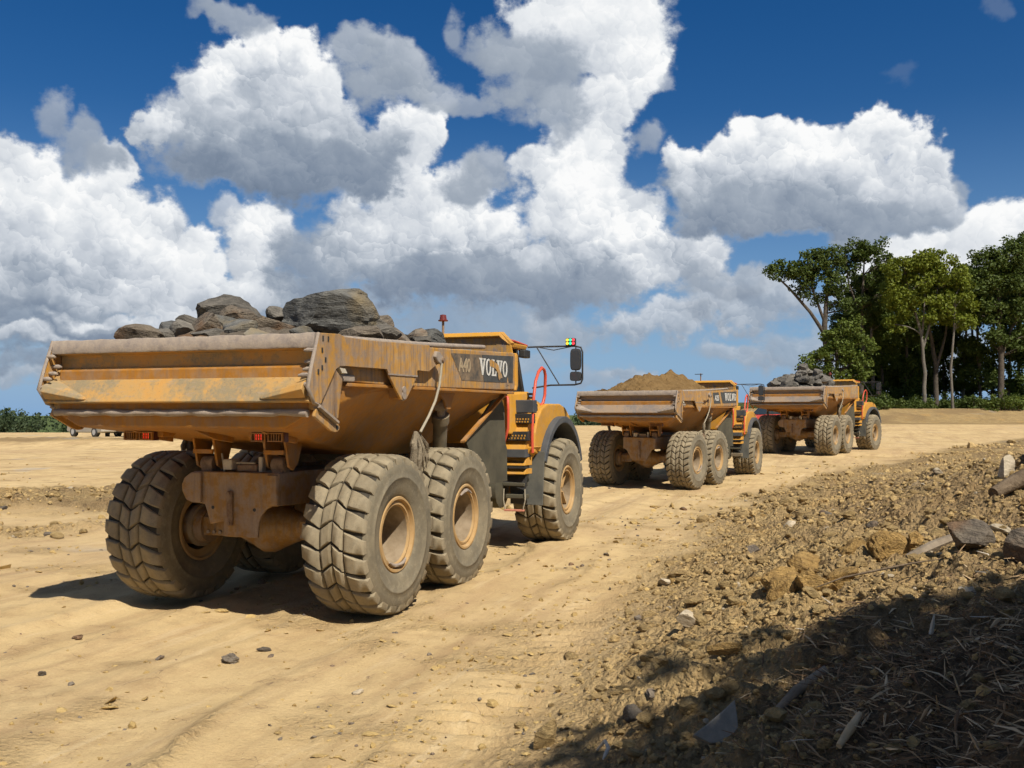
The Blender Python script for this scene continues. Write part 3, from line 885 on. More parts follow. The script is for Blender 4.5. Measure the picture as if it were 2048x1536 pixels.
M['slate_flat'] = mat_simple('pale_slate', (0.19, 0.168, 0.132), (0.29, 0.258, 0.205), 9, 0.85, 0.2, 0.3, 0.01)
M['bark_log'] = mat_simple('muddy_bark', (0.085, 0.06, 0.038), (0.19, 0.14, 0.09), 7, 0.95, 0.1, 0.7, 0.03)
M['root_grey'] = mat_simple('weathered_wood', (0.17, 0.135, 0.095), (0.28, 0.225, 0.16), 9, 0.95, 0.1, 0.5, 0.01)

# ------------------------------------------------------------------ the ground: one sheet, finer where it is seen close
def mulch_mask(x, y):
    s = x - edge_x(y)
    q = s + 0.7 * fbm2(x * 0.8, y * 0.8, 3, 91)
    return sstep(1.7, 2.7, q) * (1 - sstep(5.4, 7.4, y + 1.2 * fbm2(x * 0.6, y * 0.6, 3, 92))) * (1 - sstep(14, 20, np.abs(x)))


def make_ground():
    fine = np.radians(np.linspace(-37, 37, 580))
    coarse = np.radians(np.linspace(37, 323, 100)[1:-1])
    th = np.concatenate([fine, coarse])
    r = np.concatenate([[0.0], np.exp(np.linspace(math.log(1.6), math.log(135.0), 650)), np.exp(np.linspace(math.log(145), math.log(5200), 34))])
    nt_, nr = len(th), len(r)
    rr, tt = np.meshgrid(r[1:], th, indexing='ij')
    x = (rr * np.sin(tt)).ravel(); y = (rr * np.cos(tt)).ravel()
    z = land(x, y)
    rad = np.hypot(x, y)
    z = z - 0.00000055 * np.clip(rad - 800, 0, None) ** 2
    v = np.concatenate([[[0, 0, land1(0, 0)]], np.stack([x, y, z], 1)])
    i = np.arange(nr - 2)[:, None] * nt_ + 1; k = np.arange(nt_)[None, :]; k2 = (k + 1) % nt_
    quads = np.stack([i + k, i + nt_ + k, i + nt_ + k2, i + k2], -1).reshape(-1, 4)[:, ::-1]
    me = np_mesh('ground', v, quads, M['ground'], smooth=180)
    fl = sstep(0.10, 0.5, fbm2(v[:, 0] * 0.9, v[:, 1] * 1.3, 3, 77)) * 0.45
    sl = v[:, 0] - edge_x(v[:, 1]) + 0.10 * fbm2(v[:, 0] * 0.4, v[:, 1] * 0.4, 2, 31)
    rim = np.exp(-((np.mod(sl + 0.35 * fbm2(v[:, 0] * .35, v[:, 1] * .35, 2, 33), 1.45) - 0.7) / 0.09) ** 2) * sstep(0.0, 0.5, fbm2(v[:, 0] * .5, v[:, 1] * .3, 3, 34) + 0.1) * (1 - sstep(20, 34, v[:, 1]))
    fl = np.maximum(fl, rim * 0.6)
    aa = np.where(v[:, 1] > 1, v[:, 0] / np.maximum(v[:, 1], 1), 0)
    face = sstep(0.12, 0.22, aa) * sstep(92, 99, v[:, 1] + 3 * fbm2(v[:, 0] * .1, v[:, 1] * .1, 3, 71))
    float_attr(me, 'churned', np.clip(np.maximum(np.maximum(rough_mask(v[:, 0], v[:, 1]), face), fl), 0, 1))
    a = np.where(v[:, 1] > 1, v[:, 0] / np.maximum(v[:, 1], 1), 0)
    wr = sstep(0.10, 0.24, a)
    wob = 5 * fbm2(v[:, 0] * 0.08, v[:, 1] * 0.08, 3, 70)
    g = wr * sstep(109, 112, v[:, 1] + 0.3 * wob) + (1 - wr) * sstep(110, 150, v[:, 1] + wob) + sstep(40, 60, -v[:, 1])
    float_attr(me, 'grass', np.clip(g, 0, 1))
    float_attr(me, 'mulch', mulch_mask(v[:, 0], v[:, 1]))
    o = put('ground', me, kind='structure')
    return o


make_ground()

# ------------------------------------------------------------------ articulated dump trucks (x forward, y left, z up; origin on the ground under the rear axle)
def tyre_mesh(name, style):
    """Tyre about the y axis, radius about 0.93, with raised tread blocks."""
    mb = MB()
    mb.cur = 1
    prof = [(-.270, .415), (-.315, .425), (-.345, .47), (-.372, .56), (-.3835, .645), (-.389, .652), (-.389, .668), (-.383, .675), (-.382, .74), (-.374, .805), (-.348, .855), (-.28, .878), (-.15, .884), (0, .888),
            (.15, .884), (.28, .878), (.348, .855), (.374, .805), (.382, .74), (.383, .675), (.389, .668), (.389, .652), (.3835, .645), (.372, .56), (.345, .47), (.315, .425), (.270, .415)]
    mb.lathe(prof[:11], 64, 'y', caps=False)
    mb.lathe(prof[-11:], 64, 'y', caps=False)
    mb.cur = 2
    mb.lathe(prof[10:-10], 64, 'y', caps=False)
    mb.cur = 0
    if style == 0:
        pitch = 24; ynodes = [-.372, -.135, .005, .145, .372]; off = [.06, -.055, .050, -.055, -.11]; gap = .030
    elif style == 1:
        pitch = 29; ynodes = [-.372, -.20, -.06, .06, .20, .372]; off = [-.06, .055, -.045, .055, -.045, .06]; gap = .028
    else:
        pitch = 26; ynodes = [-.372, -.17, .0, .17, .372]; off = [.07, -.07, .07, -.07, .09]; gap = .028
    dphi = 2 * math.pi / pitch
    rtop = lambda y: .924 - 1.15 * max(0, abs(y) - .20) ** 2 - 6.0 * max(0, abs(y) - .33) ** 2
    rbot = lambda y: float(np.interp(y, [p[0] for p in prof], [p[1] for p in prof])) - .02 if abs(y) < .33 else .80
    rng = random.Random(7 + style)
    zig = lambda y: float(np.interp(y, ynodes, off)) / 0.93 * (1.0)
    for i in range(pitch):
        for j in range(len(ynodes) - 1):
            y0, y1 = ynodes[j] + (gap * .28 if j else 0), ynodes[j + 1] - (gap * .28 if j < len(ynodes) - 2 else 0)
            stag = (0.5 * dphi if style == 2 and j in (1, 2) else 0)
            g = gap / .93 * 0.5
            K = 4
            low, top = [], []
            wob = rng.uniform(-.006, .006)
            for side in (0, 1):
                for k in range(K + 1):
                    t = k / K if side == 0 else 1 - k / K
                    y = y0 + (y1 - y0) * t
                    ph = i * dphi + stag + zig(y) + (g if side == 0 else dphi - g) + wob
                    if (j == 0 or j == len(ynodes) - 2):
                        e = (1 - t) if j == 0 else t                    # outer lugs narrow and bend over the shoulder
                        ph += (-0.045 if side else 0.020) * e * e
                    low.append((y, ph, rbot(y)))
                    yi = y + (0.018 if t < .01 else -0.018 if t > .99 else 0)
                    top.append((yi, ph + (0.017 if side == 0 else -0.017), rtop(yi) + wob * .4))
            pol = lambda q: (q[2] * math.cos(q[1]), q[0], q[2] * math.sin(q[1]))
            n = len(low)
            mid = [(a[0], a[1], b[2] - .016) for a, b in zip(low, top)]
            v = [pol(q) for q in low] + [pol(q) for q in mid] + [pol(q) for q in top]
            f = []
            for a in (0, 1):
                for k in range(n):
                    f.append((a * n + k, a * n + (k + 1) % n, (a + 1) * n + (k + 1) % n, (a + 1) * n + k))
            for k in range(K):
                f.append((2 * n + k, 2 * n + k + 1, 2 * n + n - 2 - k, 2 * n + n - 1 - k))
            mb.add(v, f)
    return mb.mesh(name, [M['tread'], M['side'], M['groove']], smooth=48)


def rim_mesh(name, front):
    """Rim about the y axis, outer face towards +y."""
    mb = MB()
    p = [(-.27, .30), (-.315, .435), (-.335, .425), (-.335, .40), (-.30, .385), (-.27, .36), (.24, .37), (.262, .395), (.285, .425), (.325, .428), (.34, .418), (.34, .395), (.318, .383), (.30, .375), (.312, .352), (.312, .335), (.285, .322)]
    mb.lathe(p, 48, 'y', caps=False)
    mb.cur = 1
    if front:
        q = [(.285, .322), (.16, .315), (.12, .30), (.10, .20), (.19, .17), (.20, .0)]
    else:
        q = [(.285, .322), (.02, .305), (-.03, .29), (-.045, .17), (-.02, .12), (-.02, .0)]
    mb.lathe(q, 48, 'y', caps=False)
    mb.lathe([(-.30, .26), (-.36, .255), (-.37, .0)], 28, 'y')
    return mb.mesh(name, [M['rim'], M['dish']], smooth=35)


def fin_mesh():
    mb = MB()
    for k in range(3):
        a = 2 * math.pi * k / 3 + .4
        c, s = math.cos(a), math.sin(a)
        pts = [(.05, .205), (.30, .14), (.30, .13), (.05, .13)]
        for t in (-.012, .012):
            pass
        lo = [(c * r - s * -.013, y, s * r + c * -.013) for r, y in ((.04, .19), (.30, .10), (.30, .26), (.04, .235))]
        hi = [(c * r - s * .013, y, s * r + c * .013) for r, y in ((.04, .19), (.30, .10), (.30, .26), (.04, .235))]
        mb.hexa(lo, hi)
    return mb.mesh('hub_fins', M['rim'])


def valve_mesh():
    mb = MB()
    pts = []
    for k in range(7):
        a = R(150 + k * 11)
        pts.append((.345 * math.cos(a), .335 + .012 * math.sin(k), .345 * math.sin(a)))
    mb.tube(pts, [.012, .02, .024, .024, .022, .018, .01], 6)
    return mb.mesh('valve_guard', M['worn'], smooth=60)


TYRES = [tyre_mesh('tyre', k) for k in range(3)]
RIM_R, RIM_F = rim_mesh('rim', False), rim_mesh('rim', True)
FINS, VALVE = fin_mesh(), valve_mesh()
HUBM = MB().lathe([(-.45, .20), (-.30, .24), (-.06, .24), (-.06, .10), (-.04, .0)], 24, 'y').mesh('wheel', M['frame'], smooth=40)


def wheel(parent, x, y, z, right, front, style, spin):
    """wheel > tyre, rim, valve guard; the wheel itself is the hub."""
    w = put('wheel', HUBM, parent, (x, y, z), (0, 0, math.pi if right else 0))
    put('tyre', TYRES[style], w, (0, 0, 0), (0, spin, 0)).scale = (.972, 1, .972)
    r = put('rim', RIM_F if front else RIM_R, w, (0, 0, 0), (0, spin, 0))
    if front:
        put('hub_fins', FINS, w, (0, 0, 0), (0, spin, 0))
    else:
        put('valve_guard', VALVE, w, (0, 0, 0), (0, spin, 0))
    return w


def mirror_pts(pts, s):
    return [(p[0], p[1] * s, p[2]) for p in pts]


# slab-serif letters on a 10 x 10 cell, as outlines (outer, holes cut by joining)
def ring_outline(cx, rx, ry, t, n=20):
    out = []
    for k in range(n + 1):
        a = 2 * math.pi * k / n
        out.append((cx + rx * math.cos(a), 5 + ry * math.sin(a)))
    for k in range(n, -1, -1):
        a = 2 * math.pi * k / n
        out.append((cx + (rx - t) * math.cos(a), 5 + (ry - t * .55) * math.sin(a)))
    return out


LETTERS = {
    'V': (8.6, [[(-.2, 10), (4.2, 10), (4.2, 9.1), (3.5, 8.9), (5.0, 3.6), (6.3, 8.9), (5.6, 9.1), (5.6, 10), (9.0, 10), (9.0, 9.1), (8.2, 8.9), (5.4, 0), (3.5, 0), (.5, 8.9), (-.2, 9.1)]]),
    'O': (8.2, [ring_outline(4.1, 3.8, 5.1, 1.9)]),
    'L': (7.4, [[(.2, 10), (4.4, 10), (4.4, 9.1), (3.4, 8.9), (3.4, 1.1), (5.2, 1.1), (6.2, 1.6), (6.5, 3.2), (7.2, 3.2), (7.1, 0), (.2, 0), (.2, .9), (1.1, 1.1), (1.1, 8.9), (.2, 9.1)]]),
}


def lettering(word, h, y, x0, z0, s, mat, parent, name='lettering', squeeze=1.0, slant=0.0):
    """Raised letters on the side plane y, reading left to right from outside (s = -1: seen from the right side)."""
    k = h / 10.0
    adv = 0.0
    for ch in word:
        wid, outs = LETTERS[ch]
        mb = MB()
        for o in outs:
            pts = [(x0 - s * ((adv + px) * k * squeeze), z0 + pz * k + slant * (adv + px) * k) for px, pz in o]
            mb.prism(pts, 'y', y, y + s * 0.004)
        mb.build(name, mat, parent)
        adv += wid + 0.5


def text_mesh(body, size, mat):
    cu = bpy.data.curves.new('text', 'FONT'); cu.body = body; cu.size = size; cu.extrude = 0.002; cu.offset = size * 0.022; cu.space_character = 0.95
    o = bpy.data.objects.new('text', cu); COL.objects.link(o)
    dg = bpy.context.evaluated_depsgraph_get()
    me = bpy.data.meshes.new_from_object(o.evaluated_get(dg))
    bpy.data.objects.remove(o)
    me.materials.clear(); me.materials.append(mat)
    return me


def make_truck(name, loc, heading, art, scale, variant, **props):
    root = empty(name, loc, math.pi / 2 - heading, **props)
    root.scale = (scale,) * 3
    rnd = random.Random(variant)
    near = variant == 0
    SEED = variant * 3.7
    tail_mat = M['paint_tail']; side_mat = M['paint_dusty']
    if variant:
        tail_mat = M['tail_grey']
    # ---- wheels on the rear bogie
    style = (0, 1, 2)[variant]
    for x in (0.0, 1.94):
        for s in (1, -1):
            wheel(root, x, 1.318 * s, 0.90, s < 0, False, style, rnd.uniform(0, 6.28))
    # ---- axles
    for x in (0.0, 1.94):
        mb = MB()
        pr = [(-.98, .15), (-.62, .15), (-.52, .13), (-.40, .16), (-.20, .24), (-.05, .31), (.05, .31), (.20, .24), (.40, .16), (.52, .13), (.62, .15), (.98, .15)]
        mb.lathe(pr, 20, 'y', (x, 0, .93))
        mb.box(x - .16, x + .14, .48, .86, .80, 1.02); mb.box(x - .16, x + .14, -.86, -.48, .80, 1.02)
        ax = mb.build('axle', M['frame'], root, smooth=40, bevel=.012)
        if x == 0:
            for s in (1, -1):
                for k in range(4):
                    MB().lathe([(x - .185, .022), (x - .155, .022)], 6, 'x', (0, s * (.52 + .085 * k), .845)).build('axle_bolt', M['worn'], ax)
    # ---- rear frame
    mb = MB()
    if variant == 1:
        out = [(.50, 1.60), (-.50, 1.60), (-.55, 1.28), (-.42, 1.20), (-.24, .88), (.24, .88), (.42, 1.20), (.55, 1.28)]
    else:
        arc = [(-.55, 1.235)] + [(-.29 - .25 * math.cos(a), .985 + .25 * math.sin(a)) for a in [R(90 - 90 * k / 6) for k in range(7)]]
        arc = [(-.56, 1.24), (-.47, 1.235), (-.40, 1.20), (-.345, 1.14), (-.31, 1.06), (-.295, .98), (-.29, .88)]
        out = [(.57, 1.60), (-.57, 1.60)] + arc + [(.15, .88), (.16, 1.05), (.34, 1.01), (.40, 1.20), (.42, 1.235), (.55, 1.245), (.60, 1.32)]
    mb.prism(out, 'x', -.70, -.66)
    fr = mb.build('rear_frame', M['frame'], root, bevel=.012)
    mb = MB()
    for s in (1, -1):
        mb.prism([(-.655, 1.24), (-.655, 1.60), (3.6, 1.58), (3.6, 1.22), (1.0, 1.2)], 'y', s * .50, s * .56)
    mb.box(-.655, 3.6, -.49, .49, 1.50, 1.54)
    mb.box(3.4, 4.5, -.42, .42, .95, 1.55)
    mb.build('chassis', M['frame'], root, bevel=.01)
    # folded corner strips, tow slot and bolt holes on the frame plate
    mb = MB()
    mb.hexa([(-.735, -.44, 1.25), (-.735, -.56, 1.25), (-.70, -.57, 1.25), (-.70, -.42, 1.25)], [(-.735, -.43, 1.58), (-.735, -.55, 1.58), (-.70, -.57, 1.58), (-.70, -.41, 1.58)])
    mb.build('corner_strip', M['frame'], fr, bevel=.01)
    mb = MB()
    arcp = [(.57, 1.59), (.66, 1.53), (.70, 1.45), (.69, 1.37), (.64, 1.28), (.56, 1.25), (.44, 1.25), (.44, 1.59)]
    if variant != 1:
        mb.prism(arcp, 'x', -.74, -.70)
        mb.build('tow_lug', M['frame'], fr, bevel=.012)
        mb = MB()
        mb.hexa([(-.71, .10, 1.40), (-.71, .02, 1.40), (-.70, .02, 1.0), (-.70, .10, 1.0)], [(-.75, .09, 1.39), (-.75, .03, 1.39), (-.75, .03, 1.01), (-.75, .09, 1.01)])
        mb.build('slot_cover', M['rust'], fr, bevel=.02)
        for (yy, zz, rr) in ((.06, 1.36, .024), (.06, 1.04, .022), (-.25, 1.19, .02), (.30, 1.20, .02)):
            MB().lathe([(-.76 if zz != 1.19 and zz != 1.20 else -.703, rr), (-.70, rr)], 10, 'x', (0, yy, zz)).build('bolt', M['black'] if zz in (1.19, 1.20) else M['rust'], fr)
    else:
        MB().box(-.76, -.70, -.05, .02, .95, 1.48).build('slot_cover', M['rust'], fr, bevel=.015)
    # clutter on top of the frame between the hinges: valve block, box, pipes
    MB().box(-.66, -.50, .08, .20, 1.62, 1.74).build('junction_box', M['pale'], root, bevel=.015)
    MB().box(-.62, -.45, -.22, .04, 1.605, 1.68).build('valve_block', M['rust'], root, bevel=.01)
    MB().tube([(-.60, .22, 1.60), (-.58, .27, 1.80)], .012, 6).build('pipe', M['cable'], root)
    MB().box(-.60, -.52, -.28, -.23, 1.60, 1.77).build('bracket', M['pale'], root, bevel=.01)
    MB().tube([(-.6, .06, 1.70), (-.62, -.2, 1.70)], .012, 6).build('pipe', M['cable'], root)
    # ---- hinges that carry the body
    for s in (1, -1):
        mb = MB()
        mb.lathe([(-.08, .09), (.08, .09)], 16, 'y', (-.52, s * .47, 1.68))
        mb.box(-.60, -.44, s * .47 - .07, s * .47 + .07, 1.56, 1.70)
        h = mb.build('hinge', M['rust'], root, smooth=40, bevel=.008)
        mb = MB()
        for t in (-1, 1):
            y = s * .47 + t * .135
            mb.prism([(-.66, 1.97), (-.30, 1.97), (-.40, 1.70), (-.50, 1.62), (-.58, 1.66)], 'y', y - .016, y + .016)
        mb.box(-.67, -.63, s * .47 - .13, s * .47 + .13, 1.80, 1.85)
        mb.build('hinge_bracket', M['paint_under_shaded'], h, bevel=.006)
    # ---- dump body: a lofted tub
    def ring(x, wb, zb, ws, zs, zt=2.62):
        return [(x, wb, zb), (x, ws, zs), (x, 1.545, zt - .04), (x, 1.545, zt + .1), (x, -1.545, zt + .1), (x, -1.545, zt - .04), (x, -ws, zs), (x, -wb, zb)]
    mb = MB()
    mb.loft([ring(-1.66, 1.28, 2.11, 1.555, 2.24), ring(-1.0, 1.10, 2.03, 1.53, 2.36), ring(-.55, .92, 1.955, 1.52, 2.46), ring(0.1, .80, 1.84, 1.50, 2.52), ring(1.0, .74, 1.73, 1.49, 2.53),
             ring(2.25, .72, 1.70, 1.49, 2.54), ring(2.55, .74, 1.76, 1.48, 2.54), ring(3.95, .80, 2.50, 1.46, 2.565)])
    body = mb.build('dump_body', M['paint_under_shaded'], root, bevel=.02)
    # ribs under the tail
    for y in (.82, 0.0, -.82):
        MB().prism([(-1.55, 2.12), (-.75, 2.02), (-.75, 1.93), (-1.05, 1.97)], 'y', y - .02, y + .02).build('rib', M['paint_under_shaded'], body, bevel=.006)
    # rounded, worn lip along the back edge of the floor
    mb = MB()
    pts, rs = [], []
    for k in range(41):
        y = 1.565 - 3.13 * k / 40
        pts.append((-1.695 + .006 * math.sin(k * 1.7), y, 2.262 + .004 * math.sin(k * .9) + .003 * math.sin(k * 2.3))); rs.append(.036 + .004 * math.sin(k * 1.3 + 1))
    mb.tube(pts, rs, 10)
    mb.build('floor_lip', M['worn'], body, smooth=50)
    # ---- side walls (upper rail plate), one per side
    for s in (1, -1):
        mb = MB()
        top = [(-1.55, 3.00), (-.6, 3.015), (.8, 3.05), (2.4, 3.10), (3.93, 3.155)]
        out = [(-1.55, 2.60)] + top + [(4.02, 3.14), (4.02, 2.605), (3.3, 2.585), (1.2, 2.57), (-.2, 2.565)]
        mb.prism(out, 'y', s * 1.50, s * 1.575)
        sw = mb.build('side_wall', side_mat, root, bevel=.012)
        MB().prism([(4.0, 3.16), (4.075, 3.13), (4.085, 2.66), (4.02, 2.58), (3.96, 2.585), (3.985, 2.66), (3.985, 3.10)], 'y', s * 1.48, s * 1.60).build('end_flange', M['paint'], sw, bevel=.02, seg=3)
        MB().box(-1.0, 3.9, s * 1.44, s * 1.60, 2.53, 2.567).build('lower_flange', M['paint_under_shaded'], sw, bevel=.008)
        # worn grey top edge
        mb = MB()
        pts = [(x, s * 1.54, z + .016) for x, z in top]
        mb.tube(pts, [.035, .04, .036, .034, .03], 8)
        mb.build('top_edge', M['worn'], sw, smooth=50)
        # dark decal field and the maker's lettering
        y = s * 1.5775
        if near:
            MB().prism([(2.66, 3.055), (3.92, 3.10), (3.90, 2.70), (2.74, 2.685)] if s < 0 else [(2.66, 3.055), (3.92, 3.10), (3.90, 2.70), (2.74, 2.685)], 'y', y, y + s * .002).build('decal', M['decal'], sw)
            MB().prism([(1.62, 3.02), (2.64, 3.053), (2.72, 2.69), (1.98, 2.68)], 'y', y, y + s * .0015).build('decal', M['decal_worn'], sw)
        else:
            MB().prism([(2.30, 3.035), (3.92, 3.09), (3.90, 2.70), (2.52, 2.67)], 'y', y, y + s * .002).build('decal', M['decal'] if variant == 1 else M['paint_dusty'], sw)
            MB().prism([(1.55, 3.01), (2.12, 3.03), (2.32, 2.67), (1.70, 2.66)], 'y', y, y + s * .002).build('decal', M['decal'] if variant == 1 else M['paint_dusty'], sw)
        yl = y + s * .003
        h = .235 if near else .25
        x0 = (2.57 if near else 2.72) if s < 0 else 3.82
        lettering('VOLVO', h, yl, x0, 2.775 if near else 2.765, s, M['white'] if variant < 2 else M['faded'], sw, squeeze=1.08)
        if variant < 2:
            tm = text_mesh('A40' if near else 'A25', .25 if near else .24, M['faded'] if near else M['white'])
            put('lettering', tm, sw, (1.86 if near else 1.76, yl, 2.80 if near else 2.765) if s < 0 else (2.35, yl, 2.80), (R(90), 0, 0 if s < 0 else math.pi))
            sw.children[-1].scale = (.72, 1, 1) if near else (.78, 1, 1)
        if near and s < 0:
            # strip torn through the lettering and a scuff near the corner
            MB().prism([(2.93, 2.99), (3.02, 3.005), (3.16, 2.97), (3.28, 2.94), (3.34, 2.86), (3.42, 2.80), (3.44, 2.76), (3.36, 2.75), (3.33, 2.72), (3.29, 2.74), (3.26, 2.82), (3.18, 2.88), (3.05, 2.90), (2.96, 2.91)], 'y', yl + s * .004, yl + s * .0065).build('torn_strip', M['paint_dusty'], sw)
            MB().prism([(3.66, 2.77), (3.68, 2.77), (3.70, 2.70), (3.74, 2.66), (3.68, 2.665), (3.63, 2.645)], 'y', yl, yl + s * .002).build('torn_strip', M['paint_dusty'], sw)
        # hoist cylinder
        base, tip = Vector((2.42, s * 1.02, 1.22)), Vector((1.80, s * 1.36, 2.36))
        dvec = tip - base
        cy = MB()
        cy.tube([base, base + dvec * .88], .095, 16)
        cy.tube([base + dvec * .80, base + dvec * .885], .115, 16)
        c_ = cy.build('hoist_cylinder', M['hyd'], root, smooth=50)
        rod = MB(); rod.tube([base + dvec * .86, tip], .055, 12); rod.lathe([(-.07, .085), (.07, .085)], 14, 'y', tip); rod.build('rod_eye', M['worn'], c_, smooth=50)
        MB().prism([(1.30, 2.545), (2.05, 2.545), (1.90, 2.40), (1.86, 2.30), (1.74, 2.30), (1.66, 2.42), (1.50, 2.50)], 'y', s * 1.44, s * 1.47).build('lug', M['paint_under_shaded'], c_, bevel=.006)
    # front slope edge beams and headboard
    mb = MB()
    mb.box(3.985, 4.03, -1.44, 1.44, 2.50, 3.40)
    hb = mb.build('headboard', M['headboard'], root, bevel=.01)
    mb = MB()
    mb.prism([(3.93, 3.40), (3.91, 3.415), (3.96, 3.475), (4.10, 3.49), (4.13, 3.44), (4.10, 3.395)], 'y', -1.36, 1.36)
    mb.build('spill_guard', M['paint'], hb, bevel=.012)
    for s in (1, -1):
        mb = MB()
        mb.hexa([(3.93, s * 1.355, 3.40), (4.10, s * 1.355, 3.395), (4.10, s * 1.50, 3.28), (3.98, s * 1.50, 3.28)], [(3.955, s * 1.355, 3.475), (4.11, s * 1.355, 3.485), (4.13, s * 1.52, 3.31), (3.98, s * 1.52, 3.31)])
        mb.hexa([(3.985, s * 1.44, 3.13), (4.03, s * 1.44, 3.13), (4.03, s * 1.54, 3.13), (3.985, s * 1.54, 3.13)], [(3.985, s * 1.44, 3.38), (4.03, s * 1.44, 3.38), (4.03, s * 1.50, 3.30), (3.985, s * 1.50, 3.30)])
        mb.build('spill_guard', M['paint'], hb)
        mb = MB()
        mb.hexa([(2.50, s * 1.33, 1.84), (2.53, s * 1.39, 1.85), (3.93, s * 1.48, 2.53), (3.90, s * 1.42, 2.52)], [(2.49, s * 1.33, 1.865), (2.52, s * 1.39, 1.875), (3.92, s * 1.48, 2.56), (3.89, s * 1.42, 2.55)])
        mb.build('slope_beam', M['paint_under_shaded'], body)
        # big dusty black splash sheet behind the front wheel
        mb = MB()
        mb.prism([(3.86, 2.56), (3.97, 2.56), (4.12, 2.30), (4.17, 1.78), (4.23, 1.70), (4.24, 1.20), (3.0, 1.20), (2.90, 1.55), (2.62, 1.86)], 'y', s * 1.33, s * 1.36)
        mb.build('splash_sheet', M['guard'], root, bevel=.004)
    # ---- tailgate: panel with boxed top bar, two long side arms
    mb = MB()
    prof = [(-1.56, 3.015), (-1.62, 3.015), (-1.645, 2.90), (-1.64, 2.885), (-1.55, 2.87), (-1.555, 2.745), (-1.60, 2.72), (-1.785, 2.375), (-1.77, 2.36), (-1.655, 2.36), (-1.65, 2.29), (-1.60, 2.29), (-1.50, 2.72), (-1.50, 3.0)]
    mb.prism(prof, 'y', -1.625, 1.625)
    tg = mb.build('tailgate', tail_mat, root, bevel=.008)
    mb = MB()
    segs = 36
    ringsv = []
    for k in range(segs + 1):
        y = 1.62 - 3.24 * k / segs
        e = .006 * math.sin(k * 1.1) + .005 * math.sin(k * 2.7 + 1)
        ringsv.append([(-1.60, y, 3.034 + e * .5), (-1.648, y, 3.032 + e * .6), (-1.662 - e * .3, y, 3.02 + e * .6), (-1.690 + e * .4, y, 2.905 + .4 * e), (-1.684, y, 2.888), (-1.60, y, 2.888)])
    mb.loft(ringsv)
    mb.build('top_bar', M['worn'], tg, smooth=45)
    MB().box(-1.645, -1.60, -1.55, 1.55, 2.295, 2.358).build('wear_strip', M['rust'], tg)
    for s in (1, -1):
        # wedge stiffeners
        px = lambda z: -1.60 - (2.72 - z) * .536
        v = [(px(2.63), s * 1.60, 2.63), (px(2.55) - .14, s * 1.60, 2.555), (px(2.50) - .15, s * 1.60, 2.485), (px(2.40) - .02, s * 1.60, 2.40), (px(2.42) - .012, s * 1.07, 2.425), (px(2.40) - .02, s * 1.09, 2.395), (px(2.40), s * 1.07, 2.395)]
        w_ = MB(); w_.add(v, [(0, 1, 2, 3), (0, 4, 1), (1, 4, 5, 2), (2, 5, 3), (3, 5, 6), (0, 3, 6, 4), (4, 6, 5)])
        w_.build('stiffener', M['worn'] if variant else M['paint_tail'], tg, bevel=.008)
        # side arm plate
        arm = [(-1.64, 3.03), (-1.28, 3.045), (-1.16, 3.025), (-.63, 3.025), (.79, 3.065), (.92, 3.0), (1.01, 2.985), (1.10, 2.95), (1.10, 2.86), (.99, 2.835), (.79, 2.75), (.48, 2.75), (.48, 2.68), (.34, 2.55), (.20, 2.415), (.12, 2.39), (.05, 2.415), (-.08, 2.53), (-.22, 2.67), (-.27, 2.735), (-1.13, 2.73), (-1.26, 2.725), (-1.34, 2.69), (-1.62, 2.345), (-1.72, 2.365), (-1.83, 2.51), (-1.76, 2.72)]
        mb = MB(); mb.prism(arm, 'y', s * 1.635, s * 1.662)
        a_ = mb.build('side_arm', side_mat if not variant else M['paint_dusty'], tg, bevel=.005)
        mb = MB()
        mb.tube([(-1.645, s * 1.648, 3.03), (-1.765, s * 1.648, 2.72), (-1.835, s * 1.648, 2.51), (-1.725, s * 1.648, 2.36), (-1.63, s * 1.648, 2.335)], [.018, .02, .022, .02, .016], 6)
        mb.build('arm_edge', M['worn'], a_, smooth=60)
        MB().box(-.235, .47, s * 1.655, s * 1.672, 2.675, 2.692).build('weld_strip', M['worn'], a_)
        MB().prism([(.05, 2.55), (.16, 2.56), (.20, 2.42), (.13, 2.40), (.07, 2.42)], 'y', s * 1.50, s * 1.634).build('pivot_boss', M['paint_under_shaded'], a_, bevel=.01)
        MB().lathe([(s * 1.655, .045), (s * 1.672, .045), (s * 1.672, .0)], 14, 'y', (.125, 0, 2.455)).build('pivot_cap', M['worn'], a_, smooth=40)
        MB().lathe([(s * 1.655, .04), (s * 1.675, .04), (s * 1.675, .0)], 12, 'y', (.125, 0, 2.52)).build('pivot_cap', M['worn'], a_, smooth=40)
        # bolts through the rear edge
        for (bx, bz) in ((-1.585, 2.985), (-1.49, 2.985), (-1.60, 2.87), (-1.54, 2.78), (-1.60, 2.70), (-1.67, 2.66)):
            MB().box(bx - .011, bx + .011, s * 1.655, s * 1.668, bz - .028, bz + .02).build('bolt', M['black'], a_)
        for (bx, bz, ln) in ((-1.71, 2.86, .10), (-1.655, 2.755, .13), (-1.70, 2.68, .12), (-1.78, 2.62, .12), (-1.80, 2.53, .12), (-1.74, 2.44, .14)):
            mb = MB(); mb.tube([(bx, s * 1.64, bz), (bx - .01, s * (1.64 - ln * .6), bz), (bx - .012, s * (1.64 - ln), bz - .004)], [.022, .024, .012], 7)
            mb.build('stud', M['worn'], a_, smooth=50)
        # lower arm with cable eye
        mb = MB()
        mb.prism([(-1.62, 2.35), (-1.33, 2.68), (-1.24, 2.60), (-1.20, 2.50), (-1.31, 2.215)], 'y', s * 1.60, s * 1.628)
        lo = mb.build('lower_arm', side_mat, tg, bevel=.005)
        mb = MB()
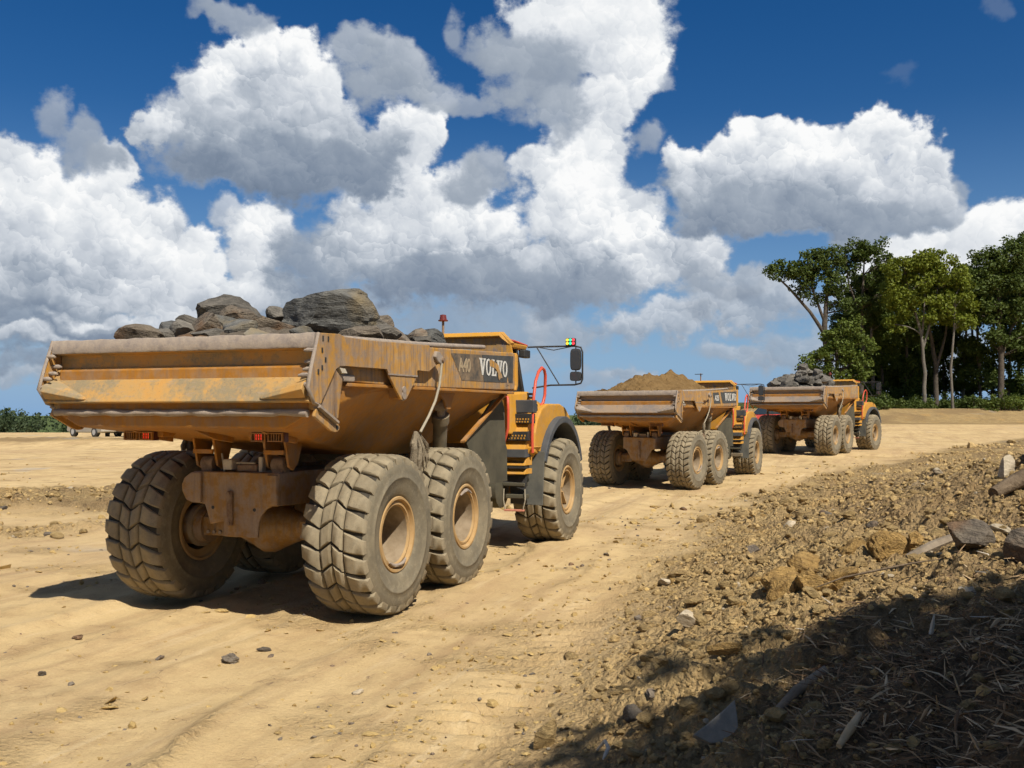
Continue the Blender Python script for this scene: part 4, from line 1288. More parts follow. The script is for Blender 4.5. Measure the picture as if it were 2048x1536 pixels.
        mb.hexa([(-1.33, s * 1.56, 2.68), (-1.31, s * 1.56, 2.21), (-1.29, s * 1.56, 2.21), (-1.24, s * 1.56, 2.60)], [(-1.33, s * 1.66, 2.68), (-1.33, s * 1.66, 2.21), (-1.30, s * 1.66, 2.21), (-1.22, s * 1.66, 2.60)])
        mb.build('arm_flange', side_mat, lo)
        mb = MB()
        mb.hexa([(-1.65, s * 1.60, 2.335), (-1.33, s * 1.60, 2.175), (-1.33, s * 1.60, 2.15), (-1.66, s * 1.60, 2.31)], [(-1.65, s * 1.68, 2.34), (-1.31, s * 1.68, 2.18), (-1.31, s * 1.68, 2.155), (-1.66, s * 1.68, 2.315)])
        mb.build('arm_flange', M['worn'], lo)
        eye = [(-1.67, 2.305), (-1.33, 2.15), (-1.27, 2.16), (-1.235, 2.13), (-1.235, 2.10), (-1.27, 2.075), (-1.33, 2.07), (-1.41, 2.09), (-1.70, 2.23)]
        mb = MB(); mb.prism(eye, 'y', s * 1.61, s * 1.64); mb.build('cable_eye', side_mat, lo, bevel=.005)
        MB().lathe([(s * 1.606, .024), (s * 1.645, .024)], 12, 'y', (-1.285, 0, 2.115)).build('eye_hole', M['black'], lo)
        # brackets inside the recess
        MB().hexa([(-1.27, s * 1.60, 2.705), (-1.16, s * 1.60, 2.70), (-1.12, s * 1.60, 2.655), (-1.22, s * 1.60, 2.655)], [(-1.27, s * 1.66, 2.71), (-1.16, s * 1.66, 2.705), (-1.12, s * 1.66, 2.66), (-1.22, s * 1.66, 2.66)]).build('bracket', M['pale'], lo)
        MB().box(-1.16, -.86, s * 1.57, s * 1.60, 2.58, 2.65).build('bracket', M['worn'], lo, bevel=.01)
        # cable from the arm's front end down to the chassis, its lower end wrapped in muddy rubber
        mb = MB()
        cpts = [(1.10, s * 1.685, 2.90), (1.06, s * 1.695, 2.75), (1.02, s * 1.69, 2.58), (.93, s * 1.68, 2.40), (.78, s * 1.665, 2.22), (.60, s * 1.64, 2.03)]
        mb.tube(cpts, .017, 8)
        cb = mb.build('tailgate_cable', M['cable'], root, smooth=60)
        MB().prism([(.93, 3.0), (1.03, 3.0), (1.16, 2.92), (1.15, 2.86), (1.05, 2.85), (.97, 2.88), (.90, 2.93)], 'y', s * 1.655, s * 1.70).build('cable_anchor', M['worn'], cb, bevel=.012)
        MB().lathe([(s * 1.69, .035), (s * 1.72, .03), (s * 1.72, 0)], 10, 'y', (1.10, 0, 2.905)).build('anchor_bolt', M['rust'], cb)
        if near:
            rr = random.Random(5)
            mb = MB()
            path = [(.57, s * 1.60, 2.03), (.50, s * 1.60, 1.90), (.52, s * 1.60, 1.72), (.57, s * 1.60, 1.5), (.63, s * 1.60, 1.25), (.70, s * 1.60, 1.0), (.76, s * 1.60, .72), (.80, s * 1.60, .5)]
            mb.tube(path, [.03, .045, .042, .036, .03, .024, .018, .006], 9)
            wr = mb.build('rubber_wrap', M['muddy'], cb, smooth=50)
            for q in range(9):
                xa = .40 + .045 * q + rr.uniform(-.02, .02)
                pts = [(.55 + (xa - .55) * .4, s * 1.615, 2.02 - .02 * rr.random())]
                zz, L_ = 1.96, rr.uniform(.22, .62) * (1.25 if 2 < q < 6 else .8)
                for e in (.3, .65, 1.0):
                    pts.append((xa + rr.uniform(-.03, .03) + .06 * e * (1 if q > 4 else -.2), s * (1.61 + rr.uniform(0, .04)), zz - L_ * e))
                MB().tube(pts, [.012, .03, .022, .004], 5).build('rubber_strip', M['muddy'], wr)
        else:
            MB().tube([(.60, s * 1.64, 2.03), (.56, s * 1.64, 1.92), (.60, s * 1.63, 1.80), (.64, s * 1.62, 1.66)], [.045, .055, .045, .03], 8).build('rubber_wrap', M['muddy'], cb, smooth=60)
            MB().box(.55, .70, s * 1.60, s * 1.64, 1.35, 1.72).build('rubber_strip', M['rust'], cb, bevel=.01)
    # ---- tail lights under the body
    for s in (1, -1):
        mb = MB()
        mb.box(-1.27, -1.20, s * .82 - .20, s * .82 + .20, 1.962, 2.09)
        tl = mb.build('tail_light', M['lens_dark'], root)
        lit_first = (s < 0)
        for k in range(2):
            y0 = s * .82 + (.19 if k == 0 else -.015)
            fmb = MB()
            fmb.box(-1.30, -1.272, y0 - .175, y0, 1.966, 1.977); fmb.box(-1.30, -1.272, y0 - .175, y0, 2.046, 2.057)
            fmb.box(-1.30, -1.272, y0 - .012, y0, 1.9775, 2.0455); fmb.box(-1.30, -1.272, y0 - .175, y0 - .163, 1.9775, 2.0455)
            for q in range(1, 5):
                yy = y0 - .012 - .0302 * q
                fmb.box(-1.296, -1.273, yy - .004, yy + .004, 1.9775, 2.0455)
            fmb.build('lamp_grille', M['paint_under_shaded'], tl)
            lit = near and ((k == 0) if s < 0 else (k == 1))
            if lit:
                for q in range(3):
                    for z_ in (1.984, 2.016):
                        MB().box(-1.285, -1.271, y0 - .075 - .03 * q, y0 - .052 - .03 * q, z_, z_ + .024).build('lens', M['lens_red'], tl)
        MB().prism([(-1.22, 2.0), (-1.22, 2.11), (-.95, 2.05), (-1.05, 2.0)], 'y', s * .60 - .05, s * .60 + .05).build('light_bracket', M['paint_under_shaded'], tl, bevel=.01)
    # ---- front unit turns about the articulation joint
    JX = 4.62
    ca, sa = math.cos(art), math.sin(art)
    def T(lx):
        return lx - JX
    fu = MB()
    fu.lathe([(1.0, .16), (1.55, .16)], 20, 'z', (0, 0, 0))
    fu.box(T(4.62), T(5.3), -.40, .40, 1.02, 1.5)
    front = fu.build('front_unit', M['frame'], root, (JX, 0, 0), (0, 0, -art), smooth=40, bevel=.01)
    # sub-parts hang on a handful of parts that share the joint's placement
    def fpart(mb, nm, mat, **kw):
        return mb.build(nm, mat, root, (JX, 0, 0), (0, 0, -art), **kw)
    for s in (1, -1):
        wx, wy = T(6.46), 1.318 * s
        w = wheel(root, JX + wx * ca + wy * sa, -wx * sa + wy * ca, .90, s < 0, True, style, rnd.uniform(0, 6.28))
        w.rotation_euler[2] += -art
    mb = MB(); mb.lathe([(-.98, .16), (-.5, .15), (-.3, .2), (-.1, .3), (.1, .3), (.3, .2), (.5, .15), (.98, .16)], 20, 'y', (T(6.46), 0, .93)); fpart(mb, 'axle', M['frame'], smooth=40)
    mb = MB(); mb.box(T(5.1), T(7.9), -.50, .50, 1.05, 1.75); fpart(mb, 'chassis', M['frame'], bevel=.02)
    # hood
    mb = MB()
    def hr(x, w, z0, z1, r=.16):
        return [(T(x), w, z0), (T(x), w, z1 - r), (T(x), w - r * .4, z1 - r * .3), (T(x), w - r, z1), (T(x), -w + r, z1), (T(x), -w + r * .4, z1 - r * .3), (T(x), -w, z1 - r), (T(x), -w, z0)]
    mb.loft([hr(5.35, 1.16, 1.75, 2.60), hr(5.95, 1.16, 1.75, 2.58), hr(6.6, 1.14, 1.72, 2.48), hr(7.3, 1.10, 1.68, 2.34), hr(7.75, 1.06, 1.6, 2.22), hr(7.95, .98, 1.5, 2.08)])
    hood = fpart(mb, 'hood', M['paint'], bevel=.02)
    for s in (1, -1):
        mb = MB(); mb.hexa([(T(7.0), s * 1.125, 1.98), (T(7.55), s * 1.095, 1.90), (T(7.62), s * 1.09, 2.18), (T(6.95), s * 1.125, 2.24)], [(T(7.0), s * 1.145, 1.98), (T(7.55), s * 1.115, 1.90), (T(7.62), s * 1.105, 2.18), (T(6.95), s * 1.145, 2.24)])
        mb.build('side_grille', M['black'], hood)
        lettering('VOLVO', .085, s * 1.147, T(7.02) if s < 0 else T(7.5), 2.10, s, M['white'], hood, squeeze=1.1)
    mb = MB()
    for s in (1, -1):
        mb.box(T(7.6), T(8.05), s * 1.0 - .3, s * 1.0 + .3, 1.15, 1.55)
    mb.box(T(7.7), T(8.15), -1.30, 1.30, 1.05, 1.35)
    fpart(mb, 'bumper', M['paint'], bevel=.03)
    # cab
    mb = MB()
    def cr_(z, x0, x1, w):
        return [(T(x0), w, z), (T(x1), w * .98, z), (T(x1), -w * .98, z), (T(x0), -w, z)]
    mb.loft([cr_(1.75, 4.72, 6.25, .95), cr_(2.55, 4.72, 6.25, .97), cr_(2.60, 4.74, 6.20, .96)])
    cab = fpart(mb, 'cab', M['paint'], bevel=.03)
    mb = MB(); mb.loft([cr_(2.605, 4.80, 6.12, .93), cr_(3.33, 4.90, 5.86, .88)]); mb.build('cab_glass', M['glass'], cab)
    for (x0, x1, y) in ((4.79, 4.89, .94), (4.79, 4.89, -.94), (6.10, 5.86, .93), (6.10, 5.86, -.93), (5.40, 5.36, .945), (5.40, 5.36, -.945)):
        yy = math.copysign(abs(y) - .045, y)
        mb = MB(); mb.tube([(T(x0), y, 2.59), (T(x1), yy, 3.36)], .05, 6); mb.build('pillar', M['black'], cab)
    mb = MB()
    mb.loft([[(T(4.74), .98, 3.34), (T(6.28), .94, 3.34), (T(6.28), -.94, 3.34), (T(4.74), -.98, 3.34)], [(T(4.72), 1.0, 3.42), (T(6.34), .96, 3.42), (T(6.34), -.96, 3.42), (T(4.72), -1.0, 3.42)],
             [(T(4.80), .90, 3.50), (T(6.15), .86, 3.48), (T(6.15), -.86, 3.48), (T(4.80), -.90, 3.50)]])
    rf = mb.build('roof', M['paint'], cab, bevel=.02)
    for s in (1, -1):
        MB().tube([(T(4.85), s * .97, 3.475), (T(5.6), s * .97, 3.46), (T(6.36), s * .93, 3.43)], .018, 7).build('roof_rail', M['red'], rf, smooth=60)
        MB().box(T(6.0), T(6.3), s * .96 - .06, s * .96 + .06, 3.20, 3.34).build('work_lamp', M['black'], rf, bevel=.02)
    # beacon on the roof
    mb = MB(); mb.tube([(T(4.95), .05, 3.48), (T(4.95), .05, 3.78)], .022, 8)
    bc = mb.build('beacon', M['rust'], cab, smooth=60)
    if variant == 1:
        MB().box(T(4.90), T(5.0), -.02, .26, 3.74, 3.76).build('beacon_bar', M['black'], bc)
    else:
        MB().lathe([(3.77, .08), (3.79, .083), (3.797, .062), (3.875, .05), (3.885, 0)], 16, 'z', (T(4.95), .05, 0)).build('beacon_lens', M['beacon'], bc, smooth=40)
    # side body boxes behind the cab, black battery box
    for s in (1, -1):
        mb = MB(); mb.hexa([(T(4.78), s * .96, 1.90), (T(5.45), s * .96, 1.90), (T(5.45), s * 1.36, 1.90), (T(4.82), s * 1.20, 1.90)], [(T(4.78), s * .96, 2.58), (T(5.45), s * .96, 2.60), (T(5.45), s * 1.30, 2.60), (T(4.82), s * 1.18, 2.56)])
        sb = fpart(mb, 'side_cover', M['paint'], bevel=.03)
        mb = MB(); mb.box(T(4.99), T(5.16), s * 1.19, s * 1.53, 2.245, 2.455)
        mb.build('battery_box', M['grey'], sb, bevel=.012)
        for z_ in (2.50, 2.56):
            MB().hexa([(T(5.36), s * 1.305, z_ - .022), (T(5.62), s * 1.33, z_ - .022), (T(5.62), s * 1.30, z_ - .022), (T(5.36), s * 1.28, z_ - .022)], [(T(5.36), s * 1.315, z_ + .018), (T(5.62), s * 1.335, z_ + .018), (T(5.62), s * 1.30, z_ + .018), (T(5.36), s * 1.28, z_ + .018)]).build('vent', M['black'], sb)
        # fender: yellow shell with a black arch band
        xc, zc = 6.36, 1.02
        def arc(r, a0, a1, n, sx=1.0):
            return [(T(xc) + r * sx * math.cos(R(a0 + (a1 - a0) * k / n)), zc + r * math.sin(R(a0 + (a1 - a0) * k / n))) for k in range(n + 1)]
        a_in = arc(1.13, 152, 28, 14)
        shell = [(T(5.06), 1.60), (T(5.10), 1.92), (T(5.22), 2.14), (T(5.45), 2.32), (T(5.75), 2.40), (T(6.45), 2.40), (T(6.75), 2.34), (T(7.0), 2.2), (T(7.28), 1.86)]
        mb = MB(); mb.prism(shell + a_in[::-1], 'y', s * 1.10, s * 1.52)
        fd = fpart(mb, 'fender', M['paint'], bevel=.03, seg=3)
        out_a, in_a = arc(1.165, 158, 18, 18), arc(1.05, 158, 18, 18)
        mb = MB(); mb.prism(out_a + in_a[::-1], 'y', s * 1.12, s * 1.63)
        mb.build('arch_band', M['grey'], fd, bevel=.012)
        mb = MB(); mb.hexa([(T(5.12), s * 1.08, .76), (T(5.15), s * 1.08, .76), (T(5.17), s * 1.63, .74), (T(5.14), s * 1.63, .74)], [(T(5.24), s * 1.02, 1.62), (T(5.27), s * 1.02, 1.62), (T(5.27), s * 1.63, 1.62), (T(5.24), s * 1.63, 1.62)])
        mb.build('mud_flap', M['flap'], fd, bevel=.008)
        mb = MB(); mb.hexa([(T(4.98), s * 1.06, 1.22), (T(5.22), s * 1.06, 1.22), (T(5.22), s * 1.30, 1.35), (T(4.98), s * 1.22, 1.22)], [(T(4.90), s * 1.06, 1.72), (T(5.22), s * 1.06, 1.72), (T(5.22), s * 1.60, 1.70), (T(4.98), s * 1.50, 1.70)])
        mb.build('fender_foot', M['paint'], fd, bevel=.015)
        # work lamp on the fender
        mb = MB(); mb.box(T(5.08), T(5.24), s * 1.40, s * 1.52, 2.27, 2.40); wl = mb.build('fender_lamp', M['black'], fd, bevel=.02)
        # stairs
        st = None
        for (z0, z1, x0, x1, y0, y1, mt) in ((2.075, 2.235, 4.96, 5.16, 1.13, 1.50, 'black'), (1.80, 1.945, 4.88, 5.16, 1.06, 1.47, 'black'), (1.53, 1.66, 4.84, 5.12, 1.0, 1.44, 'grey')):
            mb = MB(); mb.box(T(x0), T(x1), s * y0, s * y1, z0, z1)
            if st is None:
                mb.box(T(5.02), T(5.10), s * 1.10, s * 1.14, 1.6, 2.2)
                st = fpart(mb, 'stairs', M['black'], bevel=.008)
            else:
                mb.build('step', M[mt], st, bevel=.008)
        for (zz, xx, y0, y1) in ((2.125, 4.959, 1.13, 1.50), (1.86, 4.879, 1.06, 1.47)):
            hm = MB()
            for row in range(2):
                for q in range(7):
                    yy = y0 + .03 + (y1 - y0 - .06) * (q + .25 * row) / 6.6
                    hm.box(T(xx) - .002, T(xx), s * yy - .012, s * yy + .012, zz - .034 + row * .042, zz - .008 + row * .042)
            hm.build('step_holes', M['paint'], st, kind='stuff')
        mb = MB()
        for (z0, z1, x0, x1) in ((1.945, 2.075, 5.0, 5.20), (1.66, 1.80, 4.92, 5.16), (1.40, 1.53, 4.92, 5.12), (1.26, 1.345, 4.92, 5.12)):
            mb.hexa([(T(x0 - .05), s * 1.02, z0), (T(x1), s * 1.02, z0), (T(x1), s * 1.46, z0), (T(x0 - .05), s * 1.42, z0)], [(T(x0 + .04), s * 1.04, z1), (T(x1), s * 1.04, z1), (T(x1), s * 1.46, z1), (T(x0 + .04), s * 1.42, z1)])
        mb.build('riser', M['paint'], st, bevel=.006)
        mb = MB(); mb.box(T(4.90), T(4.93), s * 1.04, s * 1.40, 1.445, 1.462); mb.box(T(4.88), T(5.08), s * 1.02, s * 1.42, 1.352, 1.392); mb.build('step_slot', M['black'], st)
        # hanging rubber steps
        mb = MB()
        mb.box(T(4.92), T(5.10), s * 1.02, s * 1.40, 1.06, 1.12); mb.box(T(4.94), T(5.10), s * 1.06, s * 1.42, .86, .93)
        hs = fpart(mb, 'rubber_step', M['guard'], bevel=.012)
        mb = MB(); mb.hexa([(T(4.93), s * 1.02, 1.12), (T(4.97), s * 1.02, 1.12), (T(4.97), s * 1.40, 1.0), (T(4.93), s * 1.40, 1.0)], [(T(4.95), s * 1.02, 1.22), (T(4.99), s * 1.02, 1.22), (T(5.02), s * 1.44, 1.26), (T(4.98), s * 1.44, 1.26)]); mb.build('rubber_sheet', M['black'], hs)
        if variant != 1:
            for yy in (1.04, 1.40):
                MB().tube([(T(4.93), s * yy, 1.02), (T(4.92), s * (yy + (.01 if yy > 1.2 else -.005)), .84), (T(4.93), s * (yy - (.03 if yy > 1.2 else -.02)), .69)], .011, 6).build('hanger', M['cable'], hs)
            mb = MB(); mb.box(T(4.90), T(4.99), s * 1.05, s * 1.38, .655, .685); mb.build('step_bar', M['red_step'], hs, bevel=.008)
        else:
            mb = MB(); mb.box(T(4.90), T(5.10), s * 1.05, s * 1.44, .80, .93); mb.build('step_bar', M['hyd'], hs, bevel=.02)
        # handrails
        xr = 5.02
        mb = MB(); mb.tube([(T(xr), s * 1.50, 1.60), (T(xr - .02), s * 1.50, 1.85), (T(xr), s * 1.50, 2.15), (T(5.08), s * 1.50, 2.50), (T(5.20), s * 1.49, 2.76), (T(5.38), s * 1.48, 2.92), (T(5.58), s * 1.47, 3.0), (T(5.74), s * 1.46, 2.97), (T(5.80), s * 1.46, 2.88), (T(5.80), s * 1.45, 2.55), (T(5.74), s * 1.44, 2.42), (T(5.66), s * 1.42, 2.36)], .026, 8)
        fpart(mb, 'handrail', M['red'], smooth=70)
        mb = MB(); mb.tube([(T(4.80), s * 1.10, 2.52), (T(4.76), s * 1.17, 2.50), (T(4.75), s * 1.18, 2.3), (T(4.75), s * 1.18, 2.0), (T(4.73), s * 1.15, 1.86), (T(4.80), s * 1.08, 1.74)], .022, 8)
        fpart(mb, 'handrail', M['red'], smooth=70)
        # mirror bracket with two mirrors
        mb = MB()
        Y = 1.92
        mb.tube([(T(6.32), s * .96, 3.40), (T(6.42), s * 1.1, 3.41), (T(6.46), s * (Y - .14), 3.41), (T(6.46), s * (Y - .03), 3.385), (T(6.46), s * Y, 3.30), (T(6.46), s * Y, 2.83), (T(6.46), s * (Y - .03), 2.76), (T(6.46), s * (Y - .14), 2.735), (T(6.42), s * 1.35, 2.73), (T(6.30), s * 1.05, 2.68)], .016, 7)
        br = fpart(mb, 'mirror_bracket', M['black'], smooth=70)
        MB().tube([(T(6.40), s * 1.10, 3.40), (T(6.44), s * 1.50, 2.745)], .011, 6).build('brace', M['black'], br)
        MB().tube([(T(6.40), s * 1.12, 3.40), (T(6.44), s * 1.40, 3.345), (T(6.45), s * 1.72, 3.40)], .008, 5).build('wire', M['black'], br)
        MB().tube([(T(6.46), s * (Y - .12), 3.41), (T(6.46), s * (Y - .12), 2.735)], .011, 6).build('mirror_post', M['black'], br)
        for (z0, z1, w) in ((2.985, 3.365, .095), (2.80, 2.965, .10)):
            zc_, hh, yc = (z0 + z1) / 2, (z1 - z0) / 2, s * (Y - .125)
            outl = []
            for k in range(20):
                a = 2 * math.pi * k / 20
                outl.append((yc + w * math.copysign(abs(math.cos(a)) ** .45, math.cos(a)), zc_ + hh * math.copysign(abs(math.sin(a)) ** .45, math.sin(a))))
            inn = [(yc + (p - yc) * .86, zc_ + (q - zc_) * .92) for p, q in outl]
            mb = MB(); mb.prism(outl, 'x', T(6.43), T(6.51)); mi = mb.build('mirror', M['black'], br, bevel=.015)
            if not isinstance(mi, type(None)):
                MB().prism(inn, 'x', T(6.424), T(6.429)).build('mirror_glass', M['mirror'], br)
        if near and s < 0:
            mb = MB(); mb.box(T(6.42), T(6.50), s * (Y - .30), s * (Y - .12), 3.42, 3.55)
            sl = mb.build('signal_light', M['black'], br, bevel=.02)
            for k, mt in enumerate(('lamp_y', 'lamp_g', 'lamp_r')):
                for z_ in (3.455, 3.515):
                    MB().lathe([(T(6.41), 0.0), (T(6.412), .024), (T(6.42), .027)], 12, 'x', (0, s * (Y - .265 + .055 * k), z_)).build('signal_lens', M[mt], br)
        # lower side tank / black guard under the steps
        mb = MB(); mb.lathe([(s * .80, .10), (s * .82, .30), (s * 1.0, .30), (s * 1.02, .26)], 18, 'y', (T(4.95), 0, 1.0)); fpart(mb, 'swivel_guard', M['guard'], smooth=40)
    mb = MB(); mb.tube([(T(4.3), -.6, 1.23), (T(4.75), -.85, 1.22), (T(4.95), -1.0, 1.05)], .035, 8); fpart(mb, 'hose', M['black'], smooth=60)
    mb = MB(); mb.tube([(T(4.3), -.5, 1.18), (T(4.75), -.75, 1.12), (T(5.05), -.7, 1.2)], .03, 8); fpart(mb, 'hose', M['black'], smooth=60)
    return root


M['flap'] = mat_simple('dusty_mud_flap', (0.070, 0.070, 0.060), (0.125, 0.118, 0.092), 3, 0.8, 0.25, 0.1, 0.003)
M['pale'] = mat_simple('dusty_white_paint', (0.42, 0.36, 0.26), (0.52, 0.46, 0.35), 8, 0.8, 0.2, 0.1, 0.003)
M['red_step'] = mat_simple('faded_red_bar', (0.42, 0.14, 0.085), (0.50, 0.22, 0.14), 9, 0.7, 0.3, 0.1, 0.003)
M['tail_grey'] = mat_scraped('bare_tail_panel', (0.33, 0.225, 0.135), (0.29, 0.22, 0.155), (0.20, 0.172, 0.15))

TRUCKS = [
    make_truck('dump_truck', (-2.825, 11.28, -.02), R(20.4), 0.0, 1.0, 0, label='muddy yellow articulated dump truck with worn lettering and a glowing signal light on its mirror', category='dump truck', group='dump trucks in convoy on the haul road'),
    make_truck('dump_truck', (3.99, 28.1, land1(3.99, 28.1) - .02), R(31.5), R(-5.5), 0.925, 1, label='yellow articulated dump truck heaped with brown soil, between the two rock-laden trucks', category='dump truck', group='dump trucks in convoy on the haul road'),
    make_truck('dump_truck', (12.75, 42.6, land1(12.75, 42.6) - .02), R(34.5), R(4.5), 0.985, 2, label='yellow articulated dump truck heaped with plain grey rock, leading the convoy near the trees', category='dump truck', group='dump trucks in convoy on the haul road'),
]

# ------------------------------------------------------------------ what the trucks carry
bpy.context.view_layer.update()


def world_of(truck, p):
    return truck.matrix_world @ Vector(p)


def stone(name, seed, truck, p, size, rot, mat, label, category, group=None, sub=3, cuts=9, rough=.09, strata=0.0, depth=(.45, .85)):
    v, f = rock_shape(seed, sub, size, cuts, depth, rough, strata)
    me = np_mesh(name, v, f, mat, smooth=20)
    loc = world_of(truck, p) if truck is not None else Vector(p)
    rz = rot[2] + (truck.rotation_euler[2] if truck is not None else 0)
    o = put(name, me, None, loc, (rot[0], rot[1], rz))
    o['label'] = label; o['category'] = category
    if group: o['group'] = group
    return o


def load_fill(name, truck, height, mat, label, n=46, bumps=1.0, seed=3, **kw):
    """Heaped filling of the dump body: a lumpy mound that reaches below the side walls."""
    xs = np.linspace(-1.49, 3.97, n * 2); ys = np.linspace(-1.495, 1.495, n)
    X, Y = np.meshgrid(xs, ys, indexing='ij')
    Z = height(X, Y)
    top = np.stack([X.ravel(), Y.ravel(), Z.ravel()], 1)
    m, k = len(xs), len(ys)
    i = np.arange(m - 1)[:, None] * k; j = np.arange(k - 1)[None, :]
    q = np.stack([i + j, i + k + j, i + k + j + 1, i + j + 1], -1).reshape(-1, 4)
    ring = [(a, 0) for a in range(m)] + [(m - 1, b) for b in range(1, k)] + [(a, k - 1) for a in range(m - 2, -1, -1)] + [(0, b) for b in range(k - 2, 0, -1)]
    idx = [a * k + b for a, b in ring]
    low = top[idx].copy(); low[:, 2] = 2.68
    b0 = len(top)
    side = np.array([[idx[t], idx[(t + 1) % len(idx)], b0 + (t + 1) % len(idx), b0 + t] for t in range(len(idx))])
    v = np.concatenate([top, low]); f = np.concatenate([q, side])
    mw = np.array(truck.matrix_world)
    v = v @ mw[:3, :3].T + mw[:3, 3]
    return put(name, np_mesh(name, v, f, mat, smooth=40), None, label=label, category=kw.get('category', 'soil load'), **({'kind': kw['kind']} if 'kind' in kw else {}))


# near truck: broken slate, one great slab on top
t1 = TRUCKS[0]
load_fill('rubble_fill', t1, lambda X, Y: 2.92 + .30 * np.exp(-((X - .1) / 1.3) ** 2 - (Y / 1.1) ** 2) + .12 * np.exp(-((X - 2.6) / 1.2) ** 2 - (Y / 1.2) ** 2) + .07 * fbm2(X * 2.2, Y * 2.2, 4, 8) + .06 * lumps2(X * 4, Y * 4, 9, .8),
          M['brown_rock'], 'fine brown rubble packed between the big rocks in the muddy truck', kind='stuff', category='rubble')
G1 = 'rocks heaped in the muddy truck'
stone('boulder', 101, t1, (.45, -.34, 3.36), (.72, .76, .56), (.05, -.10, .35), M['slate'], 'great flat-topped grey and ochre boulder crowning the load of the muddy truck', 'boulder', G1, 5, 15, .07, .10, (.42, .8))
stone('boulder', 102, t1, (.25, .70, 3.38), (.56, .62, .38), (.1, .15, 1.0), M['slate_grey'], 'dark rough boulder beside the great flat-topped one on the muddy truck', 'boulder', G1, 4, 15, .07, .08, (.4, .8))
stone('rock', 103, t1, (-.62, .12, 3.13), (.26, .34, .22), (.5, .2, .3), M['slate'], 'tan slab of rock leaning over the tailgate bar in front of the dark boulder', 'rock', G1, 4, 14, .05, .06, (.35, .75))
stone('rock', 104, t1, (-.30, -.22, 3.16), (.45, .48, .24), (.1, .3, .8), M['brown_rock'], 'brown crumbly rock lying between the two boulders on the muddy truck', 'rock', G1, 4, 13, .12, .06, (.4, .8))
stone('rock', 105, t1, (.62, .32, 3.48), (.17, .17, .15), (.4, .1, .5), M['slate_grey'], 'small grey rock wedged between the tops of the two boulders', 'rock', G1, 3)
stone('rock', 106, t1, (2.45, -.98, 3.16), (.34, .30, .22), (.1, .4, .2), M['slate'], 'tan grey rock at the headboard end of the muddy truck load', 'rock', G1, 4, 9, .08, .05)
rr = random.Random(12)
spots = [(-.45, .78, 3.08, .26), (-.25, 1.02, 3.10, .20), (-.55, 1.08, 3.04, .17), (-.2, 1.36, 3.03, .14), (-.7, .55, 3.08, .22), (-.72, -.42, 3.06, .2), (-.65, -.85, 3.03, .18), (.85, -.95, 3.14, .26), (1.25, -1.0, 3.14, .24),
         (1.05, -.7, 3.22, .2), (1.55, -1.15, 3.08, .2), (1.75, -.85, 3.10, .22), (2.05, -1.1, 3.06, .18), (2.9, -1.15, 3.08, .17), (.0, -1.1, 3.06, .24), (.6, .95, 3.16, .28), (1.1, .3, 3.2, .34), (1.6, .1, 3.14, .3), (1.3, 1.0, 3.08, .3),
         (2.1, .5, 3.08, .28), (2.6, -.2, 3.1, .26), (3.0, .6, 3.05, .26), (-.95, .1, 3.02, .2), (-1.1, .9, 2.98, .2), (-1.05, -.6, 2.98, .2), (3.3, -.6, 3.06, .2), (-.1, .35, 3.30, .22), (-.35, .40, 3.2, .2), (.05, 1.05, 3.2, .22), (.9, .75, 3.25, .26), (1.5, -.5, 3.24, .26), (1.9, -.4, 3.18, .24), (.95, -.35, 3.42, .22), (-.5, .95, 3.12, .2), (-.85, .8, 3.04, .18), (2.2, -.75, 3.16, .2), (-.6, 1.25, 3.06, .2), (-.1, 1.2, 3.14, .22), (-.75, .3, 3.12, .2), (-.8, -.1, 3.1, .2), (.5, -1.15, 3.16, .22), (1.3, -.75, 3.24, .22), (2.7, -.6, 3.14, .22)]
for k, (x, y, z, r_) in enumerate(spots):
    r_ *= 1.38; z += .05
    sz = (r_ * rr.uniform(.9, 1.4), r_ * rr.uniform(.8, 1.25), r_ * rr.uniform(.5, .8))
    stone('rock', 120 + k, t1, (x, y, z), sz, (rr.uniform(-.5, .5), rr.uniform(-.5, .5), rr.uniform(0, 6)), M[('slate', 'slate_grey', 'brown_rock')[k % 3]],
          ('ochre-stained grey rock', 'plain grey rock', 'brown rock')[k % 3] + ' in the heap around the two boulders on the muddy truck', 'rock', G1, 3, 14, .06, .05, (.35, .75))

# middle truck: heaped soil
t2 = TRUCKS[1]
def soil_height(X, Y):
    wob = .35 * fbm2(X * 1.1, Y * 1.1, 3, 20)
    r1 = np.hypot((X - 1.75) / 2.3, (Y + .05) / 1.35) + wob; r2 = np.hypot((X - .3) / 2.0, (Y - .1) / 1.4) + wob
    z = 2.96 + np.maximum(np.clip(.88 * (1 - r1), 0, None), np.clip(.50 * (1 - r2), 0, None)) + .10 * np.clip(1 - np.hypot((X + .3) / 1.3, (Y - .3) / 1.2), 0, None)
    return z + .10 * fbm2(X * 1.8, Y * 1.8, 5, 21, .6) + .07 * lumps2(X * 3.3, Y * 3.3, 22, .5) + .05 * lumps2(X * 7, Y * 7, 23, .7)
load_fill('soil_load', t2, soil_height, M['load_soil'], 'peaked heap of brown soil filling the body of the middle truck', n=70, category='soil heap')

